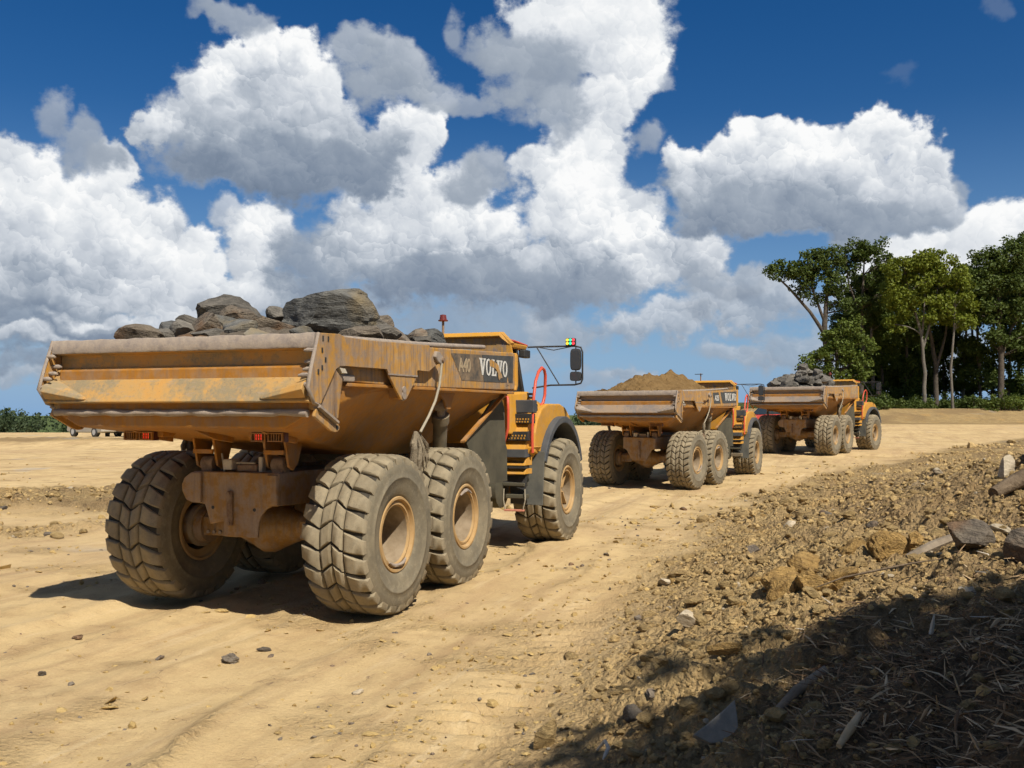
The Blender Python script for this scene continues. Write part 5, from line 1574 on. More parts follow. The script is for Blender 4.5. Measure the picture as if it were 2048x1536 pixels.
# leading truck: grey rocks
t3 = TRUCKS[2]
load_fill('rubble_fill', t3, lambda X, Y: 2.90 + np.clip(.62 * (1 - np.hypot((X - .9) / 2.0, Y / 1.35)), 0, None) + .06 * fbm2(X * 2.2, Y * 2.2, 4, 31) + .06 * lumps2(X * 4, Y * 4, 32, .8),
          M['slate_grey'], 'fine grey rubble packed between the rocks of the leading truck', kind='stuff', category='rubble')
G3 = 'rocks heaped in the leading truck'
rr = random.Random(44)
for k in range(42):
    a, q = rr.uniform(0, 6.28), math.sqrt(rr.random())
    x, y = .75 + 1.9 * q * math.cos(a), 1.15 * q * math.sin(a)
    r_ = rr.uniform(.2, .40)
    z = 3.0 + max(0, .78 * (1 - math.hypot((x - .9) / 2.0, y / 1.35))) + r_ * .35
    stone('rock', 200 + k, t3, (x, y, z), (r_ * rr.uniform(.9, 1.4), r_ * rr.uniform(.8, 1.2), r_ * rr.uniform(.55, .9)), (rr.uniform(-.6, .6), rr.uniform(-.6, .6), rr.uniform(0, 6)), M['slate_grey'],
          'grey rock of the heap on the leading truck', 'rock', G3, 3, 13, .05, .04, (.35, .78))
stone('boulder', 301, t3, (.9, .05, 3.88), (.40, .36, .30), (.2, .1, .4), M['slate_grey'], 'rounded grey boulder on the very top of the leading truck heap', 'boulder', G3, 3)
stone('boulder', 302, t3, (-.2, 1.0, 3.2), (.46, .40, .28), (.2, .4, .4), M['slate_grey'], 'big grey slab at the tailgate corner of the leading truck heap', 'boulder', G3, 3)

# ------------------------------------------------------------------ trees
def leaf_mesh(name, centres, radii, counts, size, mat, seed, flat=0.75):
    """Many small folded leaves gathered in clumps about the given centres."""
    rng = np.random.RandomState(seed)
    c = np.repeat(centres, counts, axis=0); rad = np.repeat(radii, counts)
    n = len(c)
    d = rng.normal(size=(n, 3)); d /= np.linalg.norm(d, axis=1, keepdims=True)
    p = c + d * (rad * rng.uniform(.25, 1.0, n) ** .6)[:, None] * np.array([1, 1, flat])
    s = size * rng.uniform(.6, 1.35, n)
    nrm = rng.normal(size=(n, 3)) + np.array([0, 0, .9]) + d * .5
    nrm /= np.linalg.norm(nrm, axis=1, keepdims=True)
    t = np.cross(nrm, rng.normal(size=(n, 3))); t /= np.maximum(np.linalg.norm(t, axis=1, keepdims=True), 1e-6)
    b = np.cross(nrm, t)
    S = s[:, None]
    v = np.stack([p - t * S * .5, p + b * S * .34 + nrm * S * .10, p + t * S * .5, p - b * S * .34 + nrm * S * .10], 1).reshape(-1, 3)
    return np_mesh(name, v, np.arange(4 * n).reshape(-1, 4), mat)


def limb(mb, a, b, r0, r1, rng, bend=.12, n=5, seg=6):
    a, b = np.array(a, float), np.array(b, float)
    L = np.linalg.norm(b - a)
    off = rng.normal(size=3) * L * bend * .5; off[2] = abs(off[2]) * .6
    pts = [tuple(a + (b - a) * t + off * math.sin(math.pi * t)) for t in np.linspace(0, 1, n)]
    mb.tube(pts, [r0 + (r1 - r0) * t for t in np.linspace(0, 1, n)], seg)
    return pts


def make_tree(name, x, y, trunks, blobs, leaf, bark, seed, label, size=.34, dens=70, group=None, crown_r=.95, limbs=26):
    """trunks: list of lists of (dx, dy, z, radius); blobs: (dx, dy, z, rx, ry, rz, clumps). Offsets from the tree's foot."""
    rng = np.random.RandomState(seed)
    z0 = float(land_base(np.array([x]), np.array([y]))[0])
    root = empty(name, (x, y, z0), label=label, category='tree', **({'group': group} if group else {}))
    mb = MB()
    joints = []
    for tr in trunks:
        pts = [(p[0], p[1], p[2] - (.4 if i == 0 else 0)) for i, p in enumerate(tr)]
        fine, fr = [], []
        for i in range(len(pts) - 1):
            for t in np.linspace(0, 1, 4)[:-1]:
                q = np.array(pts[i]) * (1 - t) + np.array(pts[i + 1]) * t
                fine.append(tuple(q + rng.normal(size=3) * .06 * tr[i][3] * 2)); fr.append(tr[i][3] * (1 - t) + tr[i + 1][3] * t)
        fine.append(pts[-1]); fr.append(tr[-1][3])
        mb.tube(fine, fr, 8)
        joints += [(np.array(p), r) for p, r in zip(fine, fr)]
    cs, rs = [], []
    for (bx, by, bz, rx, ry, rz, k) in blobs:
        d = rng.normal(size=(k, 3)); d /= np.linalg.norm(d, axis=1, keepdims=True)
        rad = rng.uniform(.35, 1.0, k) ** .55 * np.where(rng.rand(k) < .18, rng.uniform(1.05, 1.35, k), 1.0)
        cs.append(np.array([bx, by, bz]) + d * rad[:, None] * np.array([rx, ry, rz]))
        rs.append(rng.uniform(.45, 1.15, k) * crown_r)
    cs, rs = np.concatenate(cs), np.concatenate(rs)
    jp = np.array([j[0] for j in joints])
    for c in cs[rng.permutation(len(cs))[:limbs]]:
        below = jp[:, 2] < c[2] - .3
        if not below.any(): continue
        dd = np.linalg.norm(jp - c, axis=1) + np.where(below, 0, 99)
        i = int(np.argmin(dd))
        limb(mb, jp[i], c, max(.05, joints[i][1] * .45), .03, rng)
    mb.build('trunk', bark, root, smooth=60)
    me = leaf_mesh('crown', cs, rs, np.maximum(10, (1.25 * dens * (rs / crown_r) ** 1.6).astype(int)), size, leaf, seed + 1)
    put('crown', me, root)
    return root


def fx(px, d):
    return (px - 1024) / 1915.0 * d


FG = 'trees at the edge of the grove'
# leaning oak at the left end: fork low, crown out over the field
d = 113
make_tree('oak_tree', fx(1664, d), d, [[(0, 0, 0, .42), (-.4, 0, 5, .38), (-.9, 0, 9.4, .34), (-.7, 0, 12, .26), (-.5, 0, 15.5, .12)], [(-.8, 0, 9.0, .26), (-2.6, 0, 11.4, .20), (-5.0, .3, 14.2, .14), (-7.0, .4, 16.2, .06)], [(-.8, 0, 10.5, .2), (-2.2, -.2, 13.5, .13), (-2.9, -.2, 16.5, .06)]],
          [(-5.9, 0, 16.1, 1.7, 1.6, 1.2, 20), (-4.3, 0, 16.0, 1.5, 1.6, 1.1, 14), (-2.6, 0, 17.2, 1.9, 1.8, 1.5, 26), (-.4, 0, 17.6, 1.8, 1.8, 1.6, 26), (-1.2, 0, 15.0, 2.2, 1.8, 1.5, 24), (.6, 0, 14.6, 1.3, 1.5, 1.8, 16), (-3.6, 0, 14.2, 1.5, 1.3, 1.0, 10), (.9, 0, 11.8, 1.2, 1.2, .9, 8), (-1.9, 0, 12.9, .9, .8, .6, 5)],
          M['leaf_dark'], M['bark'], 11, 'leaning oak with a forked trunk, standing out at the open end of the grove', .33, 62, FG, .85, 36)
make_tree('tall_tree', fx(1722, 115), 115, [[(0, 0, 0, .34), (.2, 0, 6, .28), (.1, 0, 12, .2), (.4, 0, 18, .08)], [(.15, 0, 11, .16), (-1.5, 0, 15, .1), (-1.9, 0, 18.6, .05)]],
          [(-.6, 0, 19.0, 1.5, 1.6, 1.2, 22), (1.0, 0, 18.6, 1.7, 1.6, 1.5, 22), (-1.4, 0, 17.0, 1.2, 1.4, 1.3, 14), (2.6, 0, 17.4, 1.5, 1.6, 1.5, 18), (.6, 0, 15.5, 1.5, 1.6, 1.3, 14), (.2, 0, 12.4, 1.9, 1.6, 1.2, 14), (3.0, 0, 14.6, 1.5, 1.6, 1.5, 14)],
          M['leaf_dark'], M['bark'], 12, 'tall slender tree whose airy top rises just right of the leaning oak', .33, 62, FG, .85, 36)
make_tree('bushy_tree', fx(1672, 110), 110, [[(0, 0, 0, .26), (.1, 0, 4, .2), (0, 0, 8, .1)]],
          [(-.2, 0, 7.8, 1.7, 1.6, 1.2, 18), (1.8, 0, 8.8, 2.0, 2, 1.5, 26), (-2.0, 0, 5.6, 1.5, 1.4, 1.0, 14), (.4, 0, 6.2, 2.4, 2, 1.4, 26), (2.6, 0, 6.8, 1.8, 1.8, 1.5, 22), (-3.0, 0, 4.4, 1.2, 1.2, .9, 10), (.8, 0, 4.0, 2.4, 1.8, 1.2, 20), (3.0, 0, 4.6, 1.6, 1.6, 1.2, 16)],
          M['leaf_mid'], M['bark'], 13, 'low bushy tree filling the space under the leaning oak', .33, 70, FG, .9, 26)
make_tree('spreading_tree', fx(1848, 111), 111, [[(0, 0, 0, .26), (.1, 0, 4, .22), (-.3, 0, 8.5, .17), (-1.4, 0, 12.5, .14), (-2.2, 0, 15.5, .06)], [(-.1, 0, 7.4, .15), (1.2, 0, 11.5, .11), (1.8, 0, 15, .06)], [(-.2, 0, 9, .13), (.1, 0, 13, .09), (0, 0, 16.5, .05)]],
          [(-.4, 0, 17.0, 2.2, 2.0, 1.3, 34), (1.6, 0, 17.0, 1.8, 1.8, 1.3, 28), (-2.6, 0, 15.8, 1.8, 1.8, 1.4, 28), (3.4, 0, 15.2, 1.8, 1.8, 1.6, 28), (0.4, 0, 15.0, 2.6, 2.0, 1.4, 30), (-3.6, 0, 13.6, 1.5, 1.6, 1.4, 20), (4.4, 0, 12.8, 1.5, 1.6, 1.6, 20), (-2.4, 0, 11.8, 1.6, 1.4, 1.1, 16), (2.6, 0, 12.6, 2.0, 1.6, 1.2, 20), (4.6, 0, 10.4, 1.1, 1.2, 1.1, 10), (-.6, 0, 12.8, 2.2, 1.8, 1.3, 24), (1.2, 0, 10.6, 1.8, 1.6, 1.1, 14), (-3.0, 0, 9.8, 1.4, 1.3, 1.0, 10)],
          M['leaf_bright'], M['pale_bark'], 14, 'yellow-green spreading tree in the middle of the grove with a pale forked trunk', .33, 78, FG, .9, 40)
make_tree('slim_tree', fx(1906, 109.8), 109.8, [[(0, 0, 0, .17), (-.25, 0, 4.5, .15), (.1, 0, 9, .12), (.3, 0, 13, .05)]],
          [(.4, 0, 13.0, 1.5, 1.4, 1.0, 14), (.9, 0, 10.4, 1.0, 1.0, .8, 8), (-.6, 0, 11.4, 1.0, 1.0, .8, 8)],
          M['leaf_bright'], M['pale_bark'], 15, 'slim pale-trunked tree in front of the dark right end of the grove', .3, 60, FG, .8, 14)
make_tree('forked_tree', fx(1872, 114), 114, [[(0, 0, 0, .34), (0, 0, 5, .28), (-.9, 0, 10, .16), (-1.2, 0, 13, .06)], [(0, 0, 5, .22), (1.1, 0, 8.6, .14), (1.6, 0, 12.5, .06)]],
          [(-1.2, 0, 12.6, 1.8, 1.6, 1.4, 18), (1.6, 0, 12.4, 1.8, 1.6, 1.4, 18), (0, 0, 14.2, 2, 1.8, 1.2, 18)],
          M['leaf_mid'], M['bark'], 16, 'dark fork-trunked tree just behind the yellow-green spreading tree', .33, 60, FG, .9, 22)
make_tree('broad_tree', fx(2000, 112), 112, [[(0, 0, 0, .40), (.2, 0, 6, .32), (-.2, 0, 12, .18), (0, 0, 17, .06)], [(.2, 0, 6.5, .2), (2.0, 0, 11, .12), (2.6, 0, 15, .05)]],
          [(-1.4, 0, 17.2, 1.8, 1.8, 1.5, 28), (1.2, 0, 17.6, 2.0, 1.8, 1.5, 30), (3.4, 0, 17.0, 1.9, 1.8, 1.7, 28), (-2.4, 0, 14.6, 1.6, 1.6, 1.6, 22), (.6, 0, 14.8, 2.6, 2, 1.6, 30), (3.6, 0, 13.6, 2.0, 1.8, 1.7, 24), (-1.4, 0, 11.4, 1.8, 1.6, 1.3, 20), (1.6, 0, 11.2, 2.2, 1.8, 1.4, 22), (-.6, 0, 8.2, 1.8, 1.6, 1.1, 16), (2.6, 0, 8.0, 1.8, 1.6, 1.2, 16)],
          M['leaf_dark'], M['bark'], 17, 'broad dark green tree at the right end of the grove, left of the tallest', .34, 72, FG, .95, 34)
make_tree('tallest_tree', fx(2075, 116), 116, [[(0, 0, 0, .44), (0, 0, 8, .34), (-.3, 0, 14, .2), (0, 0, 19, .06)]],
          [(-1.6, 0, 19.6, 2.0, 1.8, 1.4, 28), (1.0, 0, 20.2, 2.2, 1.8, 1.5, 30), (-2.6, 0, 16.6, 2.0, 1.8, 1.7, 28), (.8, 0, 16.8, 2.8, 2, 1.7, 30), (-1.2, 0, 13.0, 2.4, 1.8, 1.6, 24), (2.4, 0, 12.8, 2.2, 1.8, 1.6, 22), (-2.4, 0, 9.6, 1.8, 1.6, 1.3, 16)],
          M['leaf_dark'], M['bark'], 18, 'tallest dark tree of the grove, rising above the broad one', .36, 70, FG, .95, 30)
FRONT = [(1664, 'leaning oak'), (1722, 'tall slender tree'), (1848, 'yellow-green spreading tree'), (1906, 'slim pale-trunked tree'), (2000, 'broad dark tree'), (2075, 'tallest dark tree')]


def between(px):
    for (a, na), (b, nb) in zip(FRONT, FRONT[1:]):
        if a <= px < b: return 'between the %s and the %s' % (na, nb)
    return 'past the tallest dark tree' if px >= 2075 else 'past the leaning oak'


rt = random.Random(9)
BG = 'trees deeper in the grove'
for k, (px, dd, h, mt) in enumerate([(1765, 128, 17.5, 'leaf_mid'), (1825, 129, 17.5, 'leaf_dark'), (1700, 122, 12.0, 'leaf_dark'), (1748, 119, 15.5, 'leaf_dark'), (1765, 121, 11.0, 'leaf_mid'), (1782, 124, 15.0, 'leaf_mid'), (1800, 127, 16.0, 'leaf_dark'), (1835, 122, 10.0, 'leaf_dark'), (1890, 124, 12.5, 'leaf_dark'), (1945, 126, 17.5, 'leaf_dark'), (1985, 123, 16.0, 'leaf_dark'), (2015, 120, 12.0, 'leaf_dark'), (1730, 126, 14.0, 'leaf_dark'), (1812, 120, 13.5, 'leaf_dark'), (1858, 125, 16.5, 'leaf_dark'), (1925, 121, 16.5, 'leaf_dark'), (1962, 118, 14.0, 'leaf_dark'), (2040, 124, 17.0, 'leaf_dark'), (2140, 115, 18.0, 'leaf_dark'), (2230, 118, 18.0, 'leaf_mid'), (2330, 114, 17.0, 'leaf_dark')]):
    s_ = rt.uniform(-.6, .6)
    blobs = [(s_ + rt.uniform(-1.6, 1.6), 0, h - rt.uniform(0, 4.5), rt.uniform(1.4, 2.1), 1.7, rt.uniform(1.1, 1.6), 18) for _ in range(7)] + [(s_, 0, h, 1.8, 1.6, 1.3, 18)]
    blobs += [(s_ + rt.uniform(-1.2, 1.2), 0, rt.uniform(1.6, 8.5), 1.6, 1.3, 1.1, 13) for _ in range(5)]
    make_tree('grove_tree', fx(px, dd), dd, [[(0, 0, 0, rt.uniform(.2, .32)), (s_ * .4, 0, h * .35, .2), (s_, 0, h * .75, .12), (s_, 0, h, .05)]], blobs, M[mt], M['bark'] if k % 3 else M['pale_bark'], 40 + k,
              ('pale-barked' if k % 3 == 0 else 'dark') + ' tree deep in the grove ' + between(px), .34, 58, BG, .9, 22)


def shrub(x, y, w, h, leaf, seed, label, group, size=.26, n=None, name='shrub'):
    rng = np.random.RandomState(seed)
    z0 = float(land_base(np.array([x]), np.array([y]))[0])
    root = empty(name, (x, y, z0), label=label, category='shrub', group=group)
    k = n or int(16 + 10 * w)
    cs = np.stack([rng.uniform(-w, w, k), rng.uniform(-.9, .9, k), np.abs(rng.normal(.45, .3, k)) * h], 1)
    mb = MB()
    for c in cs[:8]:
        limb(mb, (c[0] * .3, c[1] * .3, -.15), c, .05, .02, rng, seg=5, n=4)
    mb.build('stem', M['bark'], root)
    put('foliage', leaf_mesh('foliage', cs, np.full(k, .55), np.full(k, 34), size, leaf, seed), root)


rt = random.Random(31)
for k in range(30):
    px = 1700 + k * 14 + rt.uniform(-8, 8)
    dd = rt.uniform(108.6, 117)
    shrub(fx(px, dd), dd, rt.uniform(.7, 1.5), rt.uniform(.5, 1.4), M['leaf_dark'], 300 + k, 'low shrub ' + between(px), 'undergrowth shrubs of the grove')
shrub(fx(2010, 107.8), 107.8, 1.9, 1.7, M['leaf_mid'], 360, 'large rounded shrub in front of the broad dark tree', 'undergrowth shrubs of the grove', n=44)
shrub(fx(1668, 107), 107, 1.4, 1.5, M['leaf_bright'], 361, 'bright green shrub behind the cab of the leading truck', 'undergrowth shrubs of the grove')

# far wood beyond the drop on the left: reads as one mass
rng = np.random.RandomState(5)
cs, rs = [], []
for k in range(150):
    px = rng.uniform(-160, 1240); dd = rng.uniform(240, 320)
    x = fx(px, dd); zt = CAM_H - (rng.uniform(-2, 16) + (5 if px > 250 else 0) + (0 if px > 80 else -8 * rng.rand())) * dd / 1915.0
    for q in range(16):
        h = rng.rand() ** .6
        cs.append((x + rng.normal() * 3.2 * (1.1 - h), dd + rng.normal() * 2.0, -13 + (zt + 13) * h)); rs.append(rng.uniform(1.0, 2.2))
cs, rs = np.array(cs), np.array(rs)
o = put('distant_wood', leaf_mesh('distant_wood', cs, rs, np.full(len(cs), 20), .85, M['leaf_far'], 77), None, label='distant green wood beyond the edge of the site', category='wood', kind='stuff')
# nearer bushes at the far left, over the brow
for k, px in enumerate((-30, 8, 40)):
    dd = 118
    x = fx(px, dd)
    root = empty('field_bush', (x, dd, -1.6), label='light green bush over the brow at the end of the far wood', category='bush', group='bushes over the brow')
    rng = np.random.RandomState(600 + k)
    c_ = np.stack([rng.normal(0, 1.1, 26), rng.normal(0, .8, 26), rng.uniform(.2, 3.2 - .4 * k, 26)], 1)
    mb = MB()
    for c in c_[:7]: limb(mb, (c[0] * .2, c[1] * .2, -.3), c, .07, .02, rng, seg=5, n=4)
    mb.build('stem', M['bark'], root)
    put('foliage', leaf_mesh('foliage', c_, np.full(26, .6), np.full(26, 40), .3, M['leaf_far'], 610 + k), root)

# trees that stand behind the bank on the right and shade it
for k, (x, y, h) in enumerate([(5.5, -2.4, 9.0), (4.8, -3.7, 9.0), (7.4, -2.0, 9.0), (10.2, .0, 9.0)]):
    rt = random.Random(70 + k)
    blobs = [(rt.uniform(-1.5, 1.5), rt.uniform(-1.5, 1.5), h - 2.5 + rt.uniform(-2.2, 1.8), 1.5, 1.5, 1.2, 34) for _ in range(6)] + [(0, 0, h - 2.8, 2.1, 2.1, 1.8, 70)]
    make_tree('bank_tree', x, y, [[(0, 0, 0, .22), (.1, .1, h * .4, .18), (0, 0, h * .9, .06)]], blobs, M['leaf_mid'], M['bark'], 80 + k, 'leafy tree on the bank whose shade falls over the mulch', .28, 52, 'trees shading the bank', .7, 26)

# ------------------------------------------------------------------ loose soil, stones and mulch
SHAPES = {s: [rock_shape(900 + k, s, (1, 1, .78), 4, (.6, .95), .42) for k in range(9)] for s in (1, 2)}
SHAPES[0] = [(ico(1)[0] * np.random.RandomState(950 + k).uniform(.6, 1.3, (len(ico(1)[0]), 1)), ico(1)[1]) for k in range(9)]


def scatter(name, pts, sizes, sub, mat, seed, label, category, sink=.35, flat=1.0):
    rng = np.random.RandomState(seed)
    n = len(pts)
    z = land(pts[:, 0], pts[:, 1])
    V, F, b = [], [], 0
    for k in range(9):
        idx = np.where(np.arange(n) % 9 == k)[0]
        if not len(idx): continue
        v, f = SHAPES[sub][k]
        a = rng.uniform(0, 6.28, len(idx)); ca, sa = np.cos(a), np.sin(a)
        tilt = rng.normal(0, .4, len(idx)); ct, st = np.cos(tilt), np.sin(tilt)
        s = sizes[idx][:, None] * np.stack([rng.uniform(.8, 1.3, len(idx)), rng.uniform(.7, 1.1, len(idx)), flat * rng.uniform(.6, 1.0, len(idx))], 1)
        p = v[None] * s[:, None, :]
        y2 = p[..., 1] * ct[:, None] - p[..., 2] * st[:, None]; z2 = p[..., 1] * st[:, None] + p[..., 2] * ct[:, None]
        x3 = p[..., 0] * ca[:, None] - y2 * sa[:, None]; y3 = p[..., 0] * sa[:, None] + y2 * ca[:, None]
        w = np.stack([x3 + pts[idx, 0][:, None], y3 + pts[idx, 1][:, None], z2 + (z[idx] + sizes[idx] * sink)[:, None]], -1)
        V.append(w.reshape(-1, 3))
        F.append((f[None] + (np.arange(len(idx)) * len(v))[:, None, None]).reshape(-1, 3) + b)
        b += len(idx) * len(v)
    return put(name, np_mesh(name, np.concatenate(V), np.concatenate(F), mat, smooth=30), None, label=label, category=category, kind='stuff')


def sample(n, fn, rmin, rmax, seed, amax=.62):
    """Points spread evenly over the view from the bank, kept where fn says so."""
    rng = np.random.RandomState(seed)
    r = np.exp(rng.uniform(math.log(rmin), math.log(rmax), n)); a = rng.uniform(-amax, amax, n)
    p = np.stack([r * np.sin(a), r * np.cos(a)], 1)
    return p[rng.rand(n) < fn(p[:, 0], p[:, 1])]


bank = lambda x, y: rough_mask(x, y) ** 1.6 * (1 - .85 * mulch_mask(x, y)) * np.clip(.35 + 1.5 * fbm2(x * .6, y * .5, 3, 95) + .25, .06, 1)
p = sample(14000, bank, 4.0, 60, 1)
rng = np.random.RandomState(2)
scatter('soil_clods', p, np.hypot(p[:, 0], p[:, 1]) ** .55 * np.exp(rng.normal(-5.0, .45, len(p))), 1, M['clod'], 3, 'crumbled tan clods strewn all over the bank', 'soil clods')
p = sample(1700, bank, 4.0, 30, 4)
scatter('coarse_clods', p, np.hypot(p[:, 0], p[:, 1]) ** .5 * np.exp(rng.normal(-4.1, .35, len(p))), 2, M['clod'], 5, 'fist-sized lumps of dry soil lying over the bank', 'soil clods', .25)
p = sample(54000, bank, 4.2, 55, 14)
scatter('soil_crumbs', p, np.hypot(p[:, 0], p[:, 1]) ** .75 * np.exp(rng.normal(-5.75, .4, len(p))), 0, M['clod'], 15, 'fine angular crumbs of soil covering the churned ground', 'soil crumbs', .35)
p = sample(900, bank, 4.0, 40, 6)
scatter('pale_gravel', p, np.hypot(p[:, 0], p[:, 1]) ** .5 * np.exp(rng.normal(-4.9, .4, len(p))), 1, M['pale_stone'], 7, 'pale stone chips scattered among the soil clods', 'gravel')
def road(x, y):
    s = x - edge_x(y)
    clump = sstep(.02, .42, fbm2(x * .9, y * 1.3, 3, 77)) + .8 * sstep(.1, .5, fbm2(s * 1.6, y * .35, 3, 89))
    return (1 - rough_mask(x, y)) * np.clip(.06 + .55 * clump, 0, 1) * .7 + .5 * np.exp(-((s + .5) / .7) ** 2)


p = sample(9000, road, 5.0, 50, 8)
scatter('road_crumbs', p, np.hypot(p[:, 0], p[:, 1]) ** .6 * np.exp(rng.normal(-5.65, .5, len(p))), 0, M['crumb'], 9, 'crumbs of soil lying on the rolled haul road', 'soil crumbs', .2)
p = sample(8000, road, 5.0, 40, 18)
scatter('road_flakes', p, np.hypot(p[:, 0], p[:, 1]) ** .6 * np.exp(rng.normal(-5.15, .45, len(p))), 0, M['crumb'], 19, 'thin curled flakes of dried crust on the haul road', 'soil flakes', .12, .28)


def chips(name, n, mat, seed, label, lmin, lmax):
    rng = np.random.RandomState(seed)
    x = rng.uniform(.2, 6.5, n * 3); y = rng.uniform(2.2, 7.6, n * 3)
    keep = rng.rand(n * 3) < mulch_mask(x, y) ** 1.2
    x, y = x[keep][:n], y[keep][:n]
    n = len(x)
    z = land(x, y) + rng.uniform(.0, .035, n)
    L = np.exp(rng.uniform(math.log(lmin), math.log(lmax), n)); Wd = L * np.exp(rng.uniform(math.log(.025), math.log(.13), n)); Th = Wd * .45
    a = rng.uniform(0, 6.28, n); e = rng.normal(.05, .28, n)
    t = np.stack([np.cos(a) * np.cos(e), np.sin(a) * np.cos(e), np.sin(e)], 1)
    b = np.stack([-np.sin(a), np.cos(a), rng.normal(0, .3, n)], 1); b /= np.linalg.norm(b, axis=1, keepdims=True)
    u = np.cross(t, b)
    c = np.stack([x, y, z], 1)
    bow = u * (L * rng.uniform(-.06, .10, n))[:, None]
    def sec(s, w):
        m = c + t * (L * s)[:, None] + bow * (1 - (2 * s) ** 2)
        return [m + b * (Wd * w * .5)[:, None], m + u * (Th * w)[:, None], m - b * (Wd * w * .5)[:, None]]
    v = np.stack(sec(-.5, .35) + sec(0.0, 1.0) + sec(.5, .3), 1)
    q = []
    for s in (0, 3):
        for k in range(3):
            q.append((s + k, s + (k + 1) % 3, s + 3 + (k + 1) % 3, s + 3 + k))
    f = (np.array(q)[None] + (np.arange(n) * 9)[:, None, None]).reshape(-1, 4)
    put(name, np_mesh(name, v.reshape(-1, 3), f, mat), None, label=label, category='mulch', kind='stuff')


chips('wood_chips', 12000, M['chips'], 21, 'pale splinters of shredded wood over the shaded top of the bank', .045, .20)
chips('dark_wood_chips', 12000, M['chips_dark'], 22, 'dark brown shredded bark under the pale splinters', .045, .18)
chips('straw_fibres', 260, M['root'], 23, 'bleached splinters lying on top of the mulch', .05, .20)


def ground_stone(name, seed, x, y, size, rot, mat, label, category='stone', lift=.3, sub=4, cuts=9, rough=.08, strata=0., group=None, depth=(.45, .85)):
    z = float(land_base(np.array([x]), np.array([y]))[0]) * .35 + land1(x, y) * .65
    return stone(name, seed, None, (x, y, z + size[2] * lift), size, rot, mat, label, category, group, sub, cuts, rough, strata, depth)


MB().prism([(-.135, -.025), (-.06, -.085), (.03, -.105), (.10, -.075), (.13, .02), (.15, .105), (.06, .06), (-.04, .015)], 'z', 0, .04).build('slate_slab', M['slate_flat'], None, (1.05, 4.98, land1(1.05, 4.98) + .10), (R(52), R(-8), R(12)), bevel=.006,
         label='pale grey wedge of slate tilted up out of the shaded mulch', category='stone')
ground_stone('flat_stone', 402, 1.56, 8.30, (.17, .14, .075), (.35, .2, .7), M['pale_stone'], 'pale squared stone at the foot of the bank casting a dark shadow', lift=.9, cuts=8, rough=.05)
ground_stone('upright_stone', 403, 5.42, 10.5, (.10, .08, .19), (.1, .15, .3), M['pale_stone'], 'cream stone standing upright beside the dark log on the bank', lift=.5)
ground_stone('grey_stone', 404, 5.75, 10.7, (.10, .09, .15), (.0, -.2, 1.3), M['slate_grey'], 'grey stone leaning behind the cream upright stone', lift=.5)
ground_stone('round_boulder', 405, 3.62, 7.62, (.22, .19, .17), (.1, .1, .3), M['brown_rock'], 'round brown boulder half in shade high on the bank', 'boulder', lift=.6)
ground_stone('round_boulder', 406, 3.42, 7.40, (.14, .13, .10), (.2, .1, 1.3), M['clod'], 'tan boulder resting against the round brown one', 'boulder', lift=.5)
ground_stone('round_boulder', 407, 3.70, 6.75, (.24, .20, .17), (.1, .3, .3), M['brown_rock'], 'large brown boulder sunk in the shaded top of the bank', 'boulder', lift=.3)
ground_stone('buried_slab', 408, .22, 6.30, (.13, .06, .13), (.25, .35, .9), M['clod'], 'tan slab sunk on edge at the bottom of the bank', lift=.3)
OC = 'ochre lumps on the bank'
for k, (x, y, r_) in enumerate([(2.52, 8.75, .20), (2.80, 8.92, .22), (2.58, 8.15, .19), (2.82, 8.2, .15), (3.16, 8.85, .17), (2.35, 8.3, .15), (3.40, 8.62, .16), (3.62, 8.55, .10)]):
    ground_stone('ochre_lump', 420 + k, x, y, (r_ * 1.2, r_, r_ * .75), (.2 * k, .1 * k, k), M['ochre'], 'ochre lump of clay in the row halfway up the bank', 'clay lump', .20, 4, 5, .38, group=OC)
LG = 'loose lumps on the bank'
LUMP = {'clod': 'loose tan lump of soil among the clods of the sunlit bank', 'ochre': 'loose small ochre lump lying singly on the sunlit bank', 'pale_stone': 'loose cream-coloured stone on the sunlit bank', 'brown_rock': 'loose dark brown stone on the sunlit bank'}
rt = random.Random(55)
k = 0
while k < 70:
    r_ = math.exp(rt.uniform(math.log(5.5), math.log(30))); a = rt.uniform(.0, .60)
    x, y = r_ * math.sin(a), r_ * math.cos(a)
    if float(rough_mask(np.array([x]), np.array([y]))[0]) < .6 or float(mulch_mask(np.array([x]), np.array([y]))[0]) > .5:
        continue
    s = rt.uniform(.035, .085) * (r_ / 8) ** .4
    kind = rt.choice(['clod', 'clod', 'clod', 'clod', 'ochre', 'pale_stone', 'brown_rock'])
    ground_stone('soil_lump', 500 + k, x, y, (s * rt.uniform(1, 1.5), s, s * rt.uniform(.6, .9)), (rt.uniform(-.4, .4), rt.uniform(-.4, .4), rt.uniform(0, 6)), M[kind],
                 LUMP[kind], 'lump', .25, 3, 6, .30, group=LG)
    k += 1
# dark lumps on the left of the road, in the strips of churned soil
for k in range(26):
    x = rt.uniform(-15, -7.5); y = rt.choice([rt.uniform(21.5, 26), rt.uniform(21.5, 26), rt.uniform(17, 18.8)])
    s = rt.uniform(.05, .12)
    ground_stone('soil_lump', 600 + k, x, y, (s * 1.3, s, s * .7), (rt.uniform(-.4, .4), rt.uniform(-.4, .4), rt.uniform(0, 6)), M['clod' if k % 3 else 'brown_rock'], 'tan lump of churned soil in the strips beyond the muddy truck' if k % 3 else 'dark brown stone in the churned strips beyond the muddy truck', 'lump', .3, 3, 8, .14, group='lumps in the churned strips')
